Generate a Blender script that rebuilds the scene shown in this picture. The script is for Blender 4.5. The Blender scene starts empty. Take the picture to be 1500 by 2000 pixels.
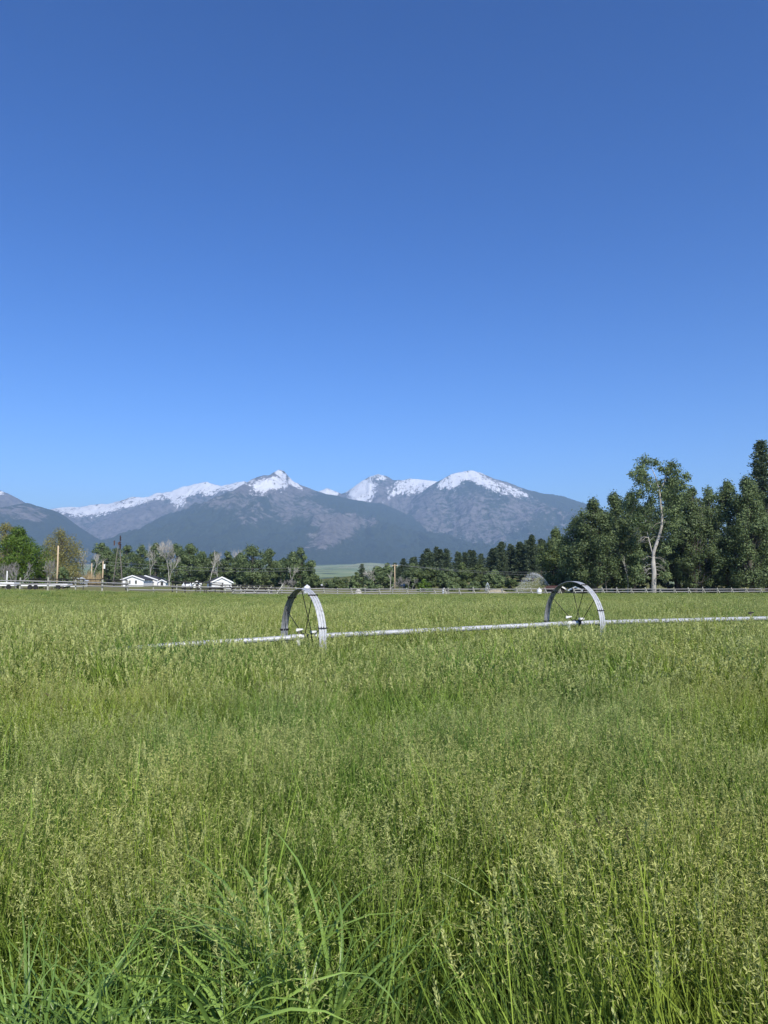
import bpy, math, random
import numpy as np
from mathutils import Vector, Matrix

# ------------------------------------------------------------------ camera, world, sun, exposure
SC = bpy.context.scene
COL = SC.collection
F = 1480.0                       # focal length in photograph pixels
HZ = 1138.0                      # row of the horizon
PITCH = math.atan((HZ - 1000.0) / F)
EYE = 2.0
cam_d = bpy.data.cameras.new('camera')
cam_d.sensor_fit = 'VERTICAL'
cam_d.sensor_height = 36.0
cam_d.sensor_width = 27.0
cam_d.lens = 36.0 * F / 2000.0
cam_d.clip_start = 0.05
cam_d.clip_end = 60000.0
cam = bpy.data.objects.new('camera', cam_d)
cam.location = (0, 0, EYE)
cam.rotation_euler = (math.pi / 2 + PITCH, 0, 0)
COL.objects.link(cam)
SC.camera = cam

SUN_EL = math.radians(41.0)
SUN_AZ = math.radians(160.0)     # clockwise from the view direction: behind the camera, to its right
wd = bpy.data.worlds.new('World')
SC.world = wd
wd.use_nodes = True
wn = wd.node_tree
bg = wn.nodes['Background']
sky = wn.nodes.new('ShaderNodeTexSky')
sky.sky_type = 'NISHITA'
sky.sun_disc = False
sky.sun_elevation = SUN_EL
sky.sun_rotation = SUN_AZ
sky.altitude = 1100.0
sky.air_density = 1.0
sky.dust_density = 0.35
sky.ozone_density = 2.2
hs = wn.nodes.new('ShaderNodeHueSaturation')
hs.inputs['Saturation'].default_value = 1.24
hs.inputs['Value'].default_value = 0.56
gm = wn.nodes.new('ShaderNodeGamma')
gm.inputs['Gamma'].default_value = 1.30
hs.inputs['Hue'].default_value = 0.512
wn.links.new(sky.outputs[0], gm.inputs['Color'])
wn.links.new(gm.outputs[0], hs.inputs['Color'])
wn.links.new(hs.outputs[0], bg.inputs['Color'])
bg.inputs['Strength'].default_value = 0.15

sl = bpy.data.lights.new('sun', 'SUN')
sl.energy = 5.0
sl.angle = math.radians(0.53)
sl.color = (1.0, 0.945, 0.85)
sun = bpy.data.objects.new('sun', sl)
sv = Vector((math.sin(SUN_AZ) * math.cos(SUN_EL), math.cos(SUN_AZ) * math.cos(SUN_EL), math.sin(SUN_EL)))
sun.rotation_euler = sv.to_track_quat('Z', 'Y').to_euler()
sun.location = (20, -20, 40)
COL.objects.link(sun)

SC.view_settings.view_transform = 'Standard'
SC.view_settings.look = 'None'
SC.view_settings.exposure = 0.4
SC.view_settings.gamma = 1.0
SC.cycles.use_denoising = True
SC.cycles.max_bounces = 5
SC.cycles.diffuse_bounces = 2
SC.cycles.transmission_bounces = 2
SC.cycles.use_adaptive_sampling = True
SC.cycles.adaptive_threshold = 0.02
SC.cycles.transparent_max_bounces = 8
SC.cycles.volume_bounces = 0

# ------------------------------------------------------------------ helpers
rng = np.random.default_rng(7)
random.seed(7)

def P(px, py, d):
    """the world point that the photograph shows at pixel (px, py) if it stands d metres ahead"""
    u, v = (px - 750.0) / F, (1000.0 - py) / F
    y = math.cos(PITCH) - v * math.sin(PITCH)
    z = math.sin(PITCH) + v * math.cos(PITCH)
    k = d / y
    return Vector((u * k, d, EYE + z * k))

def X(px, d):
    return P(px, HZ, d).x

def sstep(t):
    t = np.clip(t, 0, 1)
    return t * t * (3 - 2 * t)

def hash2(ix, iy, seed):
    h = (ix.astype(np.int64) * 374761393 + iy.astype(np.int64) * 668265263 + seed * 1442695041) & 0xFFFFFFFF
    h = ((h ^ (h >> 13)) * 1274126177) & 0xFFFFFFFF
    h = (h ^ (h >> 16)) & 0xFFFFFFFF
    return h / 4294967295.0

def vnoise(x, y, seed=0):
    x = np.asarray(x, float); y = np.asarray(y, float)
    ix, iy = np.floor(x), np.floor(y)
    fx, fy = x - ix, y - iy
    ux, uy = fx * fx * fx * (fx * (fx * 6 - 15) + 10), fy * fy * fy * (fy * (fy * 6 - 15) + 10)
    a = hash2(ix, iy, seed); b = hash2(ix + 1, iy, seed)
    c = hash2(ix, iy + 1, seed); d = hash2(ix + 1, iy + 1, seed)
    return (a * (1 - ux) + b * ux) * (1 - uy) + (c * (1 - ux) + d * ux) * uy

def fbm(x, y, seed=0, oc=4, gain=0.5, ridged=False):
    s, amp, tot = 0.0, 1.0, 0.0
    for i in range(oc):
        n = vnoise(x * 2 ** i + 17.3 * i, y * 2 ** i - 9.1 * i, seed + i)
        if ridged:
            n = 1 - np.abs(2 * n - 1)
        s = s + n * amp
        tot += amp
        amp *= gain
    return s / tot

def gz(x, y):
    """height of the ground"""
    x = np.asarray(x, float); y = np.asarray(y, float)
    z = 0.95 * sstep((y - 25) / 65) * sstep((-x - 3) / 55)
    z = z + (0.09 * sstep(x / 5) - 0.08 * sstep(1 - x / 4)) * (1 - sstep((y - 25) / 40)) * sstep((y - 6) / 8)
    z = z - 0.2 * sstep((y - 60) / 70) * sstep((x + 20) / 30)
    z = z + 6.0 * np.exp(-((x - 62) / 28) ** 2 - ((y - 262) / 45) ** 2)
    z = z + 9.0 * np.exp(-((x - 25) / 60) ** 2 - ((y - 420) / 90) ** 2)
    z = z + 2.6 * np.exp(-((x - 95) / 22) ** 2 - ((y - 175) / 14) ** 2)
    z = z + 165.0 * np.clip((y - 1600) / 5200, 0, 3) ** 1.35
    return z

def G(x, y):
    return float(gz(x, y))

class MB:
    """collects vertices and faces and builds one mesh"""
    def __init__(s):
        s.v, s.f, s.m, s.n = [], [], [], 0
    def add(s, verts, faces, mi=0):
        verts = [tuple(p) for p in verts]
        s.v += verts
        s.f += [tuple(i + s.n for i in fc) for fc in faces]
        s.m += [mi] * len(faces)
        s.n += len(verts)
    def box(s, c, d, mi=0, M=None):
        x, y, z = (k / 2 for k in d)
        vs = [Vector((a * x, b * y, e * z)) for a in (-1, 1) for b in (-1, 1) for e in (-1, 1)]
        if M is not None:
            vs = [M @ p for p in vs]
        vs = [p + Vector(c) for p in vs]
        s.add(vs, [(0, 1, 3, 2), (4, 6, 7, 5), (0, 4, 5, 1), (2, 3, 7, 6), (0, 2, 6, 4), (1, 5, 7, 3)], mi)
    def tube(s, pts, rad, n=6, mi=0, cap=True):
        pts = [Vector(p) for p in pts]
        if not isinstance(rad, (list, tuple)):
            rad = [rad] * len(pts)
        vs, fs = [], []
        up = Vector((0.13, 0.21, 1)).normalized()
        for i, p in enumerate(pts):
            t = (pts[min(i + 1, len(pts) - 1)] - pts[max(i - 1, 0)])
            t = t.normalized() if t.length > 1e-9 else Vector((0, 0, 1))
            a = t.cross(up)
            if a.length < 0.05:
                a = t.cross(Vector((1, 0, 0)))
            a.normalize()
            b = t.cross(a)
            for k in range(n):
                q = 2 * math.pi * k / n
                vs.append(p + (a * math.cos(q) + b * math.sin(q)) * rad[i])
        for i in range(len(pts) - 1):
            for k in range(n):
                k2 = (k + 1) % n
                fs.append((i * n + k, i * n + k2, (i + 1) * n + k2, (i + 1) * n + k))
        if cap:
            fs.append(tuple(range(n - 1, -1, -1)))
            fs.append(tuple((len(pts) - 1) * n + k for k in range(n)))
        s.add(vs, fs, mi)
    def mesh(s, name, mats, smooth=False):
        me = bpy.data.meshes.new(name)
        me.from_pydata(s.v, [], s.f)
        for m in (mats if isinstance(mats, (list, tuple)) else [mats]):
            me.materials.append(m)
        if any(s.m):
            me.polygons.foreach_set('material_index', s.m)
        if smooth:
            me.polygons.foreach_set('use_smooth', [True] * len(me.polygons))
        me.update()
        return me
    def build(s, name, mats, parent=None, smooth=False):
        return link(name, s.mesh(name, mats, smooth), parent)

def link(name, me, parent=None):
    o = bpy.data.objects.new(name, me)
    COL.objects.link(o)
    if parent is not None:
        o.parent = parent
    return o

def np_mesh(name, verts, quads, mats, tint=None, midx=None, smooth=False, attrs=None):
    me = bpy.data.meshes.new(name)
    nv, nq = len(verts), len(quads)
    me.vertices.add(nv)
    me.vertices.foreach_set('co', np.asarray(verts, np.float32).ravel())
    me.loops.add(nq * 4)
    me.loops.foreach_set('vertex_index', np.asarray(quads, np.int32).ravel())
    me.polygons.add(nq)
    me.polygons.foreach_set('loop_start', np.arange(0, nq * 4, 4, dtype=np.int32))
    for m in (mats if isinstance(mats, (list, tuple)) else [mats]):
        me.materials.append(m)
    if midx is not None:
        me.polygons.foreach_set('material_index', np.asarray(midx, np.int32))
    if smooth:
        me.polygons.foreach_set('use_smooth', np.ones(nq, bool))
    me.update(calc_edges=True)
    allat = dict(attrs or {})
    if tint is not None:
        allat['tint'] = tint
    for k, a in allat.items():
        at = me.attributes.new(k, 'FLOAT', 'POINT')
        at.data.foreach_set('value', np.asarray(a, np.float32))
    me.validate()
    return me

def tag(o, label=None, cat=None, group=None, kind=None):
    for k, val in (('label', label), ('category', cat), ('group', group), ('kind', kind)):
        if val:
            o[k] = val
    return o

def empty(name, loc, rz=0.0, label=None, cat=None, group=None):
    o = bpy.data.objects.new(name, None)
    COL.objects.link(o)
    o.location = loc
    o.rotation_euler = (0, 0, rz)
    return tag(o, label, cat, group)

# ------------------------------------------------------------------ materials
def new_mat(name):
    m = bpy.data.materials.new(name)
    m.use_nodes = True
    nt = m.node_tree
    b = nt.nodes['Principled BSDF']
    return m, nt, b

def N(nt, kind, **kw):
    n = nt.nodes.new(kind)
    for k, val in kw.items():
        if k.startswith('i_'):
            n.inputs[k[2:].replace('_', ' ')].default_value = val
        else:
            setattr(n, k, val)
    return n

def ramp(nt, stops, fac):
    r = nt.nodes.new('ShaderNodeValToRGB')
    el = r.color_ramp.elements
    while len(el) < len(stops):
        el.new(0.5)
    for e, (p, c) in zip(el, stops):
        e.position = p
        e.color = (*c, 1)
    nt.links.new(fac, r.inputs[0])
    return r.outputs[0]

def plain(name, c1, c2, scale=5.0, rough=0.7, metal=0.0, spec=0.3, stretch=None, bump=0.0, detail=6.0):
    """a surface whose colour wanders between c1 and c2"""
    m, nt, b = new_mat(name)
    tc = N(nt, 'ShaderNodeTexCoord')
    mp = N(nt, 'ShaderNodeMapping')
    if stretch:
        mp.inputs['Scale'].default_value = stretch
    nt.links.new(tc.outputs['Object'], mp.inputs[0])
    nz = N(nt, 'ShaderNodeTexNoise', i_Scale=scale, i_Detail=detail, i_Roughness=0.65)
    nt.links.new(mp.outputs[0], nz.inputs['Vector'])
    c = ramp(nt, [(0.3, c1), (0.7, c2)], nz.outputs['Fac'])
    nt.links.new(c, b.inputs['Base Color'])
    b.inputs['Roughness'].default_value = rough
    b.inputs['Metallic'].default_value = metal
    b.inputs['Specular IOR Level'].default_value = spec
    if bump:
        bp = N(nt, 'ShaderNodeBump', i_Strength=bump, i_Distance=0.02)
        nt.links.new(nz.outputs['Fac'], bp.inputs['Height'])
        nt.links.new(bp.outputs[0], b.inputs['Normal'])
    return m

def leaf_mat(name, dark, light, trans=0.25, rough=0.55, patch=0.0, patch_a=None, patch_b=None, spec=0.25, objvar=0.0):
    """foliage: a tint per leaf, a drift over the ground, some light passing through"""
    m, nt, b = new_mat(name)
    at = N(nt, 'ShaderNodeAttribute', attribute_name='tint')
    c = ramp(nt, [(0.0, dark), (1.0, light)], at.outputs['Fac'])
    if patch:
        geo = N(nt, 'ShaderNodeNewGeometry')
        nz = N(nt, 'ShaderNodeTexNoise', i_Scale=patch, i_Detail=3.0, i_Roughness=0.6)
        nt.links.new(geo.outputs['Position'], nz.inputs['Vector'])
        pc = ramp(nt, [(0.36, patch_a), (0.64, patch_b)], nz.outputs['Fac'])
        mx = N(nt, 'ShaderNodeMix', data_type='RGBA', blend_type='MULTIPLY')
        mx.inputs[0].default_value = 1.0
        nt.links.new(c, mx.inputs[6]); nt.links.new(pc, mx.inputs[7])
        c = mx.outputs[2]
    if objvar:
        oi = N(nt, 'ShaderNodeObjectInfo')
        mr = N(nt, 'ShaderNodeMapRange')
        mr.inputs['To Min'].default_value = 1 - objvar
        mr.inputs['To Max'].default_value = 1 + objvar
        nt.links.new(oi.outputs['Random'], mr.inputs['Value'])
        h = N(nt, 'ShaderNodeHueSaturation')
        nt.links.new(mr.outputs[0], h.inputs['Value'])
        nt.links.new(c, h.inputs['Color'])
        c = h.outputs[0]
    nt.links.new(c, b.inputs['Base Color'])
    b.inputs['Roughness'].default_value = rough
    b.inputs['Specular IOR Level'].default_value = spec
    tr = N(nt, 'ShaderNodeBsdfTranslucent')
    nt.links.new(c, tr.inputs['Color'])
    ms = N(nt, 'ShaderNodeMixShader')
    ms.inputs[0].default_value = trans
    nt.links.new(b.outputs[0], ms.inputs[1]); nt.links.new(tr.outputs[0], ms.inputs[2])
    nt.links.new(ms.outputs[0], nt.nodes['Material Output'].inputs['Surface'])
    return m

M_BLADE = leaf_mat('grass_blade', (0.032, 0.072, 0.011), (0.285, 0.400, 0.074), 0.20, 0.55, 0.35, (0.66, 0.86, 0.95), (1.16, 1.06, 0.85), spec=0.12)
M_BROAD = leaf_mat('broad_blade', (0.078, 0.160, 0.036), (0.30, 0.45, 0.095), 0.30, 0.38, spec=0.45)
M_SEED = leaf_mat('seed_head', (0.15, 0.178, 0.050), (0.52, 0.56, 0.205), 0.22, 0.65, 0.3, (0.80, 0.88, 0.9), (1.08, 1.02, 0.9), spec=0.15)
M_SPIKE = leaf_mat('seed_spike', (0.26, 0.305, 0.095), (0.56, 0.59, 0.225), 0.2, 0.6)
M_DARKSEED = leaf_mat('dry_seed_head', (0.05, 0.045, 0.025), (0.16, 0.13, 0.07), 0.1, 0.7)
M_COTTON = leaf_mat('cottonwood_leaf', (0.050, 0.086, 0.036), (0.262, 0.330, 0.135), 0.34, 0.5, objvar=0.16)
M_CONIFER = leaf_mat('conifer_needle', (0.038, 0.064, 0.036), (0.150, 0.190, 0.095), 0.16, 0.55, objvar=0.15)
M_MAPLE = leaf_mat('maple_leaf', (0.050, 0.098, 0.014), (0.19, 0.29, 0.042), 0.32, 0.45)
M_WILLOW = leaf_mat('willow_leaf', (0.20, 0.19, 0.060), (0.36, 0.345, 0.125), 0.34, 0.55)
M_BUSH = leaf_mat('bush_leaf', (0.045, 0.075, 0.022), (0.16, 0.20, 0.070), 0.2, 0.55, objvar=0.2)
M_TWIG = leaf_mat('bare_twig', (0.13, 0.115, 0.10), (0.30, 0.27, 0.235), 0.05, 0.7, objvar=0.15)
M_REED = leaf_mat('dry_reed', (0.26, 0.19, 0.10), (0.50, 0.40, 0.23), 0.15, 0.7)
M_BARK = plain('grey_bark', (0.05, 0.042, 0.034), (0.14, 0.125, 0.105), 3.0, 0.85, stretch=(2, 2, 0.5))
M_PALEBARK = plain('pale_bark', (0.22, 0.205, 0.18), (0.55, 0.52, 0.47), 1.6, 0.8, stretch=(1.5, 1.5, 0.35))
M_GREYTWIG = plain('grey_twig', (0.13, 0.122, 0.112), (0.30, 0.285, 0.265), 2.0, 0.85)
M_PINEBARK = plain('pine_bark', (0.06, 0.04, 0.028), (0.16, 0.11, 0.075), 3.0, 0.9, stretch=(2, 2, 0.5))
M_POST = plain('weathered_post', (0.24, 0.24, 0.19), (0.50, 0.49, 0.40), 4.0, 0.85, stretch=(3, 3, 0.6))
M_RAIL = plain('weathered_rail', (0.15, 0.147, 0.14), (0.40, 0.39, 0.37), 3.0, 0.85, stretch=(3, 3, 0.4))
M_DARKRAIL = plain('dark_rail', (0.018, 0.017, 0.016), (0.05, 0.047, 0.043), 3.0, 0.7)
M_POLE = plain('tan_pole', (0.38, 0.28, 0.17), (0.60, 0.48, 0.32), 2.0, 0.8, stretch=(4, 4, 0.4))
M_WHITE = plain('white_siding', (0.66, 0.67, 0.68), (0.82, 0.82, 0.81), 1.5, 0.6)
M_TRIM = plain('white_trim', (0.72, 0.72, 0.71), (0.84, 0.84, 0.83), 2.0, 0.5)
M_SHINGLE = plain('dark_shingle', (0.025, 0.026, 0.028), (0.075, 0.075, 0.075), 4.0, 0.85)
M_PALEROOF = plain('pale_metal_roof', (0.45, 0.47, 0.50), (0.66, 0.68, 0.70), 2.0, 0.45)
M_GLASS = plain('window_glass', (0.02, 0.025, 0.03), (0.05, 0.06, 0.07), 2.0, 0.1, spec=0.6)
M_DARKMETAL = plain('dark_metal', (0.012, 0.012, 0.012), (0.045, 0.04, 0.036), 12.0, 0.55, 0.3)
M_RUST = plain('rusty_metal', (0.045, 0.020, 0.014), (0.13, 0.065, 0.045), 6.0, 0.8)
M_OLDSTEEL = plain('old_steel', (0.14, 0.12, 0.10), (0.30, 0.27, 0.235), 5.0, 0.6, 0.3)
M_WIRE = plain('power_wire', (0.16, 0.17, 0.17), (0.26, 0.27, 0.27), 2.0, 0.5)
M_PLASTIC = plain('white_plastic', (0.62, 0.62, 0.58), (0.82, 0.82, 0.79), 8.0, 0.45)
M_TANK = plain('white_tank', (0.66, 0.67, 0.68), (0.80, 0.81, 0.82), 3.0, 0.35, spec=0.5)
M_RUBBER = plain('tyre_rubber', (0.012, 0.012, 0.012), (0.03, 0.03, 0.03), 5.0, 0.9)
M_STONE = plain('pale_rock', (0.30, 0.28, 0.25), (0.52, 0.49, 0.44), 4.0, 0.9)
M_EARTH = plain('hay_heap', (0.24, 0.21, 0.14), (0.42, 0.37, 0.26), 3.0, 0.95)

def steel_mat(name):
    m, nt, b = new_mat(name)
    tc = N(nt, 'ShaderNodeTexCoord')
    n1 = N(nt, 'ShaderNodeTexNoise', i_Scale=7.0, i_Detail=8.0, i_Roughness=0.7)
    n2 = N(nt, 'ShaderNodeTexVoronoi', i_Scale=38.0)
    nt.links.new(tc.outputs['Object'], n1.inputs['Vector'])
    nt.links.new(tc.outputs['Object'], n2.inputs['Vector'])
    mx = N(nt, 'ShaderNodeMath', operation='MULTIPLY_ADD')
    mx.inputs[1].default_value = 0.22
    nt.links.new(n2.outputs['Color'], mx.inputs[0]); nt.links.new(n1.outputs['Fac'], mx.inputs[2])
    c = ramp(nt, [(0.40, (0.30, 0.31, 0.315)), (0.62, (0.46, 0.47, 0.475)), (0.85, (0.57, 0.575, 0.58))], mx.outputs[0])
    nt.links.new(c, b.inputs['Base Color'])
    b.inputs['Metallic'].default_value = 0.22
    r = ramp(nt, [(0.3, (0.42,) * 3), (0.8, (0.62,) * 3)], n1.outputs['Fac'])
    nt.links.new(r, b.inputs['Roughness'])
    bp = N(nt, 'ShaderNodeBump', i_Strength=0.12, i_Distance=0.004)
    nt.links.new(n1.outputs['Fac'], bp.inputs['Height'])
    nt.links.new(bp.outputs[0], b.inputs['Normal'])
    return m
M_STEEL = steel_mat('galvanised_steel')
M_PIPE = steel_mat('aluminium_pipe')
M_RIMIN = plain('shade_toned_steel', (0.20, 0.205, 0.21), (0.42, 0.43, 0.44), 9.0, 0.5, 0.35)  # rim inside: darker colour stands in for shade and reflected grass

def ground_mat():
    m, nt, b = new_mat('ground_cover')
    geo = N(nt, 'ShaderNodeNewGeometry')
    n1 = N(nt, 'ShaderNodeTexNoise', i_Scale=0.35, i_Detail=9.0, i_Roughness=0.7)
    n2 = N(nt, 'ShaderNodeTexNoise', i_Scale=0.022, i_Detail=6.0, i_Roughness=0.62)
    n3 = N(nt, 'ShaderNodeTexNoise', i_Scale=0.0032, i_Detail=5.0, i_Roughness=0.6)
    for n in (n1, n2, n3):
        nt.links.new(geo.outputs['Position'], n.inputs['Vector'])
    soil = ramp(nt, [(0.3, (0.030, 0.036, 0.012)), (0.7, (0.080, 0.085, 0.035))], n1.outputs['Fac'])
    past = ramp(nt, [(0.30, (0.085, 0.100, 0.036)), (0.52, (0.16, 0.165, 0.062)), (0.66, (0.27, 0.235, 0.125)), (0.8, (0.14, 0.16, 0.055))], n2.outputs['Fac'])
    valley = ramp(nt, [(0.36, (0.05, 0.07, 0.04)), (0.42, (0.17, 0.22, 0.09)), (0.52, (0.22, 0.27, 0.12)), (0.60, (0.30, 0.31, 0.16)), (0.66, (0.20, 0.25, 0.10)), (0.72, (0.06, 0.08, 0.04))], n3.outputs['Fac'])
    def blend(a_, b_, f):
        mx = N(nt, 'ShaderNodeMix', data_type='RGBA')
        nt.links.new(f, mx.inputs[0]); nt.links.new(a_, mx.inputs[6]); nt.links.new(b_, mx.inputs[7])
        return mx.outputs[2]
    at = N(nt, 'ShaderNodeAttribute', attribute_name='pasture')
    av = N(nt, 'ShaderNodeAttribute', attribute_name='valley')
    c = blend(blend(soil, past, at.outputs['Fac']), valley, av.outputs['Fac'])
    nt.links.new(c, b.inputs['Base Color'])
    b.inputs['Roughness'].default_value = 0.95
    b.inputs['Specular IOR Level'].default_value = 0.05
    return m
M_GROUND = ground_mat()

def mountain_mat(name, forest_a, forest_b, rock_a, rock_b):
    m, nt, b = new_mat(name)
    geo = N(nt, 'ShaderNodeNewGeometry')
    big = N(nt, 'ShaderNodeTexNoise', i_Scale=0.0016, i_Detail=8.0, i_Roughness=0.66)
    fine = N(nt, 'ShaderNodeTexNoise', i_Scale=0.011, i_Detail=8.0, i_Roughness=0.72)
    grain = N(nt, 'ShaderNodeTexNoise', i_Scale=0.06, i_Detail=4.0, i_Roughness=0.7)
    for n in (big, fine, grain):
        nt.links.new(geo.outputs['Position'], n.inputs['Vector'])
    fc = ramp(nt, [(0.30, forest_a), (0.72, forest_b)], grain.outputs['Fac'])
    rc = ramp(nt, [(0.34, rock_a), (0.66, rock_b)], fine.outputs['Fac'])
    def mask(attr, noise, gain, lo, hi):
        a = N(nt, 'ShaderNodeAttribute', attribute_name=attr)
        s = N(nt, 'ShaderNodeMath', operation='SUBTRACT')
        nt.links.new(noise, s.inputs[0]); s.inputs[1].default_value = 0.5
        ma = N(nt, 'ShaderNodeMath', operation='MULTIPLY_ADD')
        nt.links.new(s.outputs[0], ma.inputs[0]); ma.inputs[1].default_value = gain
        nt.links.new(a.outputs['Fac'], ma.inputs[2])
        mr = N(nt, 'ShaderNodeMapRange', interpolation_type='SMOOTHSTEP')
        mr.inputs['From Min'].default_value = lo
        mr.inputs['From Max'].default_value = hi
        nt.links.new(ma.outputs[0], mr.inputs['Value'])
        return mr.outputs[0]
    rm = mask('rock', fine.outputs['Fac'], 3.4, 0.36, 0.74)
    mf = N(nt, 'ShaderNodeTexNoise', i_Scale=0.017, i_Detail=7.0, i_Roughness=0.75)
    mpn = N(nt, 'ShaderNodeMapping')
    mpn.inputs['Scale'].default_value = (1.6, 0.5, 0.7)
    nt.links.new(geo.outputs['Position'], mpn.inputs[0]); nt.links.new(mpn.outputs[0], mf.inputs['Vector'])
    sm = mask('snow', mf.outputs['Fac'], 5.2, 0.45, 0.52)
    mx = N(nt, 'ShaderNodeMix', data_type='RGBA')
    nt.links.new(rm, mx.inputs[0]); nt.links.new(fc, mx.inputs[6]); nt.links.new(rc, mx.inputs[7])
    my = N(nt, 'ShaderNodeMix', data_type='RGBA')
    nt.links.new(sm, my.inputs[0]); nt.links.new(mx.outputs[2], my.inputs[6]); my.inputs[7].default_value = (0.92, 0.925, 0.935, 1)
    nt.links.new(my.outputs[2], b.inputs['Base Color'])
    b.inputs['Roughness'].default_value = 0.9
    b.inputs['Specular IOR Level'].default_value = 0.08
    bp = N(nt, 'ShaderNodeBump', i_Strength=0.8, i_Distance=80.0)
    nt.links.new(fine.outputs['Fac'], bp.inputs['Height'])
    nt.links.new(bp.outputs[0], b.inputs['Normal'])
    return m
M_MTN = mountain_mat('mountain_slope', (0.026, 0.040, 0.026), (0.070, 0.090, 0.058), (0.085, 0.080, 0.078), (0.250, 0.232, 0.222))

# ------------------------------------------------------------------ ground
def build_ground():
    ys = np.concatenate([np.linspace(-40, 0, 9), np.linspace(2, 60, 40), np.linspace(62, 480, 120),
                         480 * (21000 / 480) ** np.linspace(0.02, 1, 90)])
    ss = np.linspace(-1, 1, 161)
    ss = np.sign(ss) * np.abs(ss) ** 1.15
    hw = 60 + np.abs(ys) * 0.95
    xx = ss[None, :] * hw[:, None]
    yy = np.repeat(ys[:, None], len(ss), 1)
    zz = gz(xx, yy) + 0.05 * (fbm(xx * 0.25, yy * 0.25, 3) - 0.5) * sstep((yy - 60) / 40)
    zz = zz + 14 * (fbm(xx * 0.0022, yy * 0.0022, 5) - 0.5) * sstep((yy - 900) / 1500)
    nr, nc = xx.shape
    v = np.stack([xx, yy, zz], -1).reshape(-1, 3)
    i = np.arange(nr * nc).reshape(nr, nc)
    q = np.stack([i[:-1, :-1], i[:-1, 1:], i[1:, 1:], i[1:, :-1]], -1).reshape(-1, 4)
    fe = field_edge(xx)
    past = sstep((yy - fe) / 3.0)
    val = sstep((yy - 700) / 900)
    me = np_mesh('ground', v, q, M_GROUND, smooth=True, attrs={'pasture': past.ravel(), 'valley': val.ravel()})
    tag(link('ground', me), 'grassy valley floor running from the hay field to the mountains', 'ground', kind='structure')

def field_edge(x):
    """how far the hay runs: to the left fence, then on to the farther right one"""
    return np.interp(x, [-140, -46, -31, -12, 5, 25, 60, 90, 140], [92, 92, 93, 103, 116, 126, 134, 138, 140])
build_ground()

# ------------------------------------------------------------------ mountains
def mountain(label, sil, D, foot, back, base, nx, ny, amp, seed, snow, rock, rock0=0.0, snow0=0.0, pw=1.25, rag=1.0):
    px = np.array([s[0] for s in sil], float)
    hz = np.array([P(s[0], s[1], D).z for s in sil])
    xs = np.linspace(X(px[0], D), X(px[-1], D), nx)
    xp = np.array([X(p, D) for p in px])
    H = np.interp(xs, xp, hz)
    fl = fbm(xs / 260.0, xs * 0 + seed, seed + 50, 5, 0.6)
    H = H + (fl - 0.5) * 42 * rag * sstep((H - base) / 700)
    tf = np.linspace(0, 1, ny)
    yf = foot + (D - foot) * tf
    tb = np.linspace(0.12, 1, ny // 6)
    ys = np.concatenate([yf, D + back * tb])
    prof = np.concatenate([0.25 * tf + 0.75 * tf ** pw, 1 - tb * 0.9])
    T = np.concatenate([tf, np.ones(len(tb))])
    xx, yy = np.meshgrid(xs, ys)
    warp = 420 * (fbm(xx / 1500, yy / 1500, seed + 3, 3) - 0.5)
    rid = fbm((xx + warp) / 1150, yy / 2600 + 0.15 * xx / 1150, seed, 5, 0.52, True)
    det = fbm((xx + warp * .5) / 330, yy / 520, seed + 9, 5, 0.58, True)
    env = (4 * T * (1 - T))[:, None] ** 0.8
    z = base + (H[None, :] - base) * prof[:, None]
    z = z + 1.25 * amp * (rid - 0.55) * env + amp * 0.55 * (det - 0.5) * (0.12 + env)
    edge = sstep((xs - xs[0]) / (0.04 * (xs[-1] - xs[0]))) * sstep((xs[-1] - xs) / (0.04 * (xs[-1] - xs[0])))
    z = base - 60 + (z - base + 60) * edge[None, :] ** 0.5
    v = np.stack([xx, yy, z], -1).reshape(-1, 3)
    i = np.arange(len(ys) * nx).reshape(len(ys), nx)
    q = np.stack([i[:-1, :-1], i[:-1, 1:], i[1:, 1:], i[1:, :-1]], -1).reshape(-1, 4)
    # where snow lies and where rock is bare, laid out over the slope by bearing and elevation angle
    vx, vy, vz = v[:, 0], v[:, 1], v[:, 2]
    qx = 750 + F * vx / vy
    ang = np.arctan2(vz - EYE, vy) - PITCH
    qy = 1000 - F * np.tan(ang)
    def blobs(lst, a0):
        a = np.full(len(v), a0, float)
        for (bx, by, rx, ry, s, *rot) in lst:
            th = math.radians(rot[0]) if rot else 0
            dx, dy = qx - bx, qy - by
            e = ((dx * math.cos(th) + dy * math.sin(th)) / rx) ** 2 + ((-dx * math.sin(th) + dy * math.cos(th)) / ry) ** 2
            a = np.maximum(a, s * np.clip(1.25 - e * 0.75, a0 / max(s, .01), 1)) if s > 0 else a + s * np.clip(1.2 - e, 0, 1)
        return a
    gully = (rid.ravel() - 0.55)
    det1 = det.ravel() - 0.5
    sn = 1.2 * blobs([(b_[0], b_[1] + 1, b_[2] * 1.06, b_[3] * 1.12) + tuple(b_[4:]) for b_ in snow], -1.0) - 1.3 * det1 * (1 if snow else 0)
    rk = blobs(rock, rock0) + 0.9 * gully + 0.35 * det1
    sn[(yy.ravel() > D + 1)] = -1.0
    me = np_mesh('mountain', v, q, M_MTN, smooth=True, attrs={'snow': sn, 'rock': rk})
    tag(link('mountain', me), label, 'mountain', kind='structure')

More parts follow.
